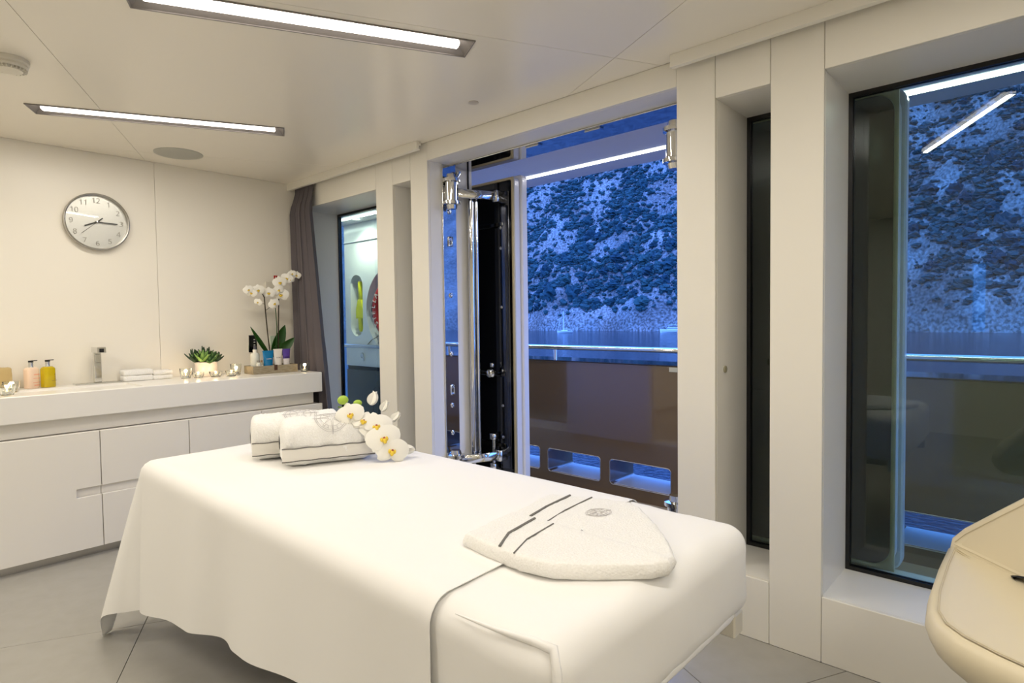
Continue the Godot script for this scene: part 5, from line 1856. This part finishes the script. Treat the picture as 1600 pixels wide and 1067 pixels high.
func orchid_plant() -> void:
	var base := Vector3(1.895, 0.8445, -3.985)
	var o := thing("potted_orchid", "white orchid with two dark stems behind the tray", "potted plant", base)
	var st := start(true)
	lathe(st, [Vector2(0.0001, 0.0), Vector2(0.042, 0.0), Vector2(0.050, 0.095), Vector2(0.046, 0.097), Vector2(0.043, 0.085)], 30)
	obj("pot", st, M.ceramic, o)
	st = start(true)
	lathe(st, [Vector2(0.045, 0.084), Vector2(0.0001, 0.090)], 20)
	obj("bark", st, M.soil, o)
	var at := func(x: float, y: float, dz := 0.0) -> Vector3: return Vector3(x, y, -3.94 + dz) - base
	var stems := [[at.call(1.870, 0.93), at.call(1.862, 1.00), at.call(1.852, 1.10), at.call(1.842, 1.24), at.call(1.836, 1.345), at.call(1.815, 1.385), at.call(1.775, 1.392), at.call(1.722, 1.388)], [at.call(1.915, 0.93), at.call(1.925, 1.02), at.call(1.930, 1.18), at.call(1.936, 1.33), at.call(1.945, 1.42), at.call(1.975, 1.47), at.call(2.02, 1.508), at.call(2.062, 1.50)]]
	for s in stems:
		st = start(true)
		tube(st, s, [0.0045, 0.0042, 0.004, 0.004, 0.0036, 0.003, 0.0025, 0.002], 8)
		obj("stem", st, M.stem, o)
	st = start(true)
	tube(st, [at.call(1.905, 0.93), at.call(1.912, 1.05), at.call(1.918, 1.15), at.call(1.911, 1.275)], 0.003, 8)
	obj("support_stick", st, M.leaf, o)
	for e in [[at.call(1.838, 1.30), at.call(1.785, 1.315)], [at.call(1.845, 1.26), at.call(1.880, 1.285)]]:
		st = start(true)
		tube(st, e, 0.0016, 6)
		obj("side_stem", st, M.stem, o)
	# leaves: root, tip
	for e in [[Vector3(-0.010, 0.095, 0.01), Vector3(-0.165, 0.305, 0.03), 0.030, 0.10], [Vector3(0.010, 0.095, 0.0), Vector3(0.085, 0.315, 0.03), 0.078, 0.05], [Vector3(0.020, 0.095, 0.01), Vector3(0.150, 0.225, 0.05), 0.064, -0.05], [Vector3(0.0, 0.095, 0.01), Vector3(0.050, 0.200, 0.05), 0.050, 0.05]]:
		st = start(true)
		var d: Vector3 = e[1] - e[0]
		var zax := -d.normalized()
		var yax := (Vector3(0, 0.2, 1.0) - zax * Vector3(0, 0.2, 1.0).dot(zax)).normalized()
		leaf_blade(st, Transform3D(Basis(yax.cross(zax), yax, zax), e[0]), d.length(), e[2], 0.003, e[3], 0.25, 5, 9, 0.9)
		obj("leaf", st, M.leaf, o)
	var look := Vector3(-0.45, -0.05, 1.0)
	for e in [[1.722, 1.392, 0.032, 0.4], [1.742, 1.372, 0.034, -0.3], [1.790, 1.392, 0.040, 0.1], [1.862, 1.375, 0.042, 0.0], [1.945, 1.365, 0.052, -0.1], [1.925, 1.395, 0.038, 0.5], [1.940, 1.448, 0.046, 0.2], [1.990, 1.478, 0.040, -0.3], [2.010, 1.470, 0.034, 0.4], [2.030, 1.512, 0.028, 0.2], [2.062, 1.502, 0.030, -0.2], [1.892, 1.303, 0.038, 0.6], [1.782, 1.312, 0.026, -0.5]]:
		bloom(o, facing(look + Vector3(e[3] * 0.5, e[3] * 0.2, 0), at.call(e[0], e[1], 0.012 + absf(e[3]) * 0.02), e[3]), e[2])

func orchid_spray() -> void:
	var base := Vector3(1.262, 0.664, -1.815)
	var o := thing("orchid_spray", "spray of white orchids lying over the end of the front towel", "flowers", base)
	var p := func(x: float, y: float, z: float) -> Vector3: return Vector3(x, y, z) - base
	var path := [p.call(1.195, 0.858, -1.985), p.call(1.225, 0.850, -1.93), p.call(1.262, 0.830, -1.885), p.call(1.292, 0.780, -1.850), p.call(1.305, 0.735, -1.820), p.call(1.300, 0.695, -1.790)]
	var st := start(true)
	tube(st, path, 0.0032, 8)
	obj("stem", st, M.stem_green, o)
	var look := Vector3(-0.60, 0.35, 1.0)
	# x, y, z, size, spin
	for e in [[1.186, 0.838, -1.890, 0.050, 0.3, Vector3(-0.15, 0.1, 0)], [1.222, 0.812, -1.860, 0.048, -0.4, Vector3(0.0, 0.5, 0)], [1.256, 0.792, -1.832, 0.060, 0.1, Vector3(0.1, 0.2, 0)], [1.262, 0.752, -1.795, 0.062, 0.2, Vector3(0.1, 0.0, 0)], [1.280, 0.708, -1.772, 0.060, -0.2, Vector3(0.1, -0.1, 0)]]:
		bloom(o, facing(look + e[5], p.call(e[0], e[1], e[2]), e[4]), e[3], true)
	# half-open side blooms
	for e in [[Vector3(1.285, 0.862, -1.905), Vector3(0.4, 0.8, -0.1), 0.055], [Vector3(1.312, 0.838, -1.875), Vector3(0.6, 0.9, 0.1), 0.045], [Vector3(1.335, 0.800, -1.845), Vector3(0.8, 0.7, 0.1), 0.045], [Vector3(1.335, 0.700, -1.790), Vector3(0.9, -0.05, 0.5), 0.050]]:
		st = start(true)
		for k in 3:
			var zax: Vector3 = -e[1].normalized()
			var tf := Transform3D(Basis.IDENTITY.looking_at(e[1].normalized(), Vector3(0.3, 0.1, 1)), e[0] - base) * Transform3D(Basis(Vector3(0, 0, 1), TAU * k / 3.0), Vector3.ZERO)
			leaf_blade(st, tf.translated_local(Vector3(0, 0.004, 0)), e[2], e[2] * 0.75, 0.001, 0.10, -0.5, 7, 9, 0.8, 0.55)
		obj("half_open_flower", st, M.petal, o)
	for e in [[Vector3(1.182, 0.890, -1.930), Vector3(0.021, 0.017, 0.016)], [Vector3(1.240, 0.872, -1.925), Vector3(0.018, 0.013, 0.012)]]:
		st = start(true)
		ball(st, e[0] - base, e[1], 14, 10)
		obj("bud", st, M.bud, o, "green bud")

# ---------------------------------------------------------------- safety gear in the recesses outside the left window
func safety_gear() -> void:
	var y := thing("rescue_light", "yellow rescue light in the slot outside the left window", "rescue light", Vector3(3.445, 1.335, -5.230))
	var st := start(true)
	box(st, Vector3(-0.025, 0.06, -0.020), Vector3(0.025, 0.245, 0.024), 0.006)
	obj("handle", st, M.yellow, y)
	st = start(true)
	var body := PackedVector2Array([Vector2(-0.075, -0.13), Vector2(0.06, -0.13), Vector2(0.06, -0.04), Vector2(0.025, 0.06), Vector2(-0.035, 0.06), Vector2(-0.075, -0.04)])
	prism(st, body, -0.03, 0.03, Transform3D(Basis(Vector3(0, 0, -1), Vector3(0, 1, 0), Vector3(1, 0, 0)), Vector3.ZERO), 0.006)
	obj("body", st, M.yellow, y)
	st = start(true)
	lathe(st, [Vector2(0.0001, -0.265), Vector2(0.022, -0.262), Vector2(0.032, -0.235), Vector2(0.034, -0.13), Vector2(0.0001, -0.13)], 18)
	obj("float", st, M.yellow, y)
	var r := thing("lifebuoy", "red lifebuoy with white letters in the round recess outside", "lifebuoy", Vector3(3.435, 1.285, -4.68))
	st = start(true)
	var ring := []
	for i in 49: ring.append(Vector3(0, sin(TAU * i / 48.0) * 0.235, cos(TAU * i / 48.0) * 0.235))
	tube(st, ring, 0.062, 14)
	obj("ring", st, M.red, r)
	var word := "STELLA"
	for i in word.length():
		var a := PI + 0.62 - i * 0.25      # up the left side as seen from inside
		var dir := Vector3(0, sin(a), cos(a) * 1.0)
		var out := Vector3(-1, 0, 0)
		var up := dir
		lettering(word[i], 0.052, 0.003, M.print_white, r, Transform3D(Basis(up.cross(out), up, out), dir * 0.235 + out * 0.0615))
	st = start(true)
	var rope := []
	for i in 33:
		var a := TAU * i / 32.0
		rope.append(Vector3(-0.02, sin(a) * (0.30 + 0.02 * cos(a * 4.0)), cos(a) * (0.30 + 0.02 * cos(a * 4.0))))
	tube(st, rope, 0.008, 6)
	obj("grab_line", st, M.black_matte, r)
	var l := thing("lanyard", "thin line hanging below the lifebuoy recess", "line", Vector3(3.40, 0.93, -5.02))
	st = start(true)
	tube(st, [Vector3(0.03, 0.10, 0.10), Vector3(-0.006, 0.06, 0.03), Vector3(-0.006, 0.0, -0.06)], 0.004, 6)
	obj("cord", st, M.stripe, l)
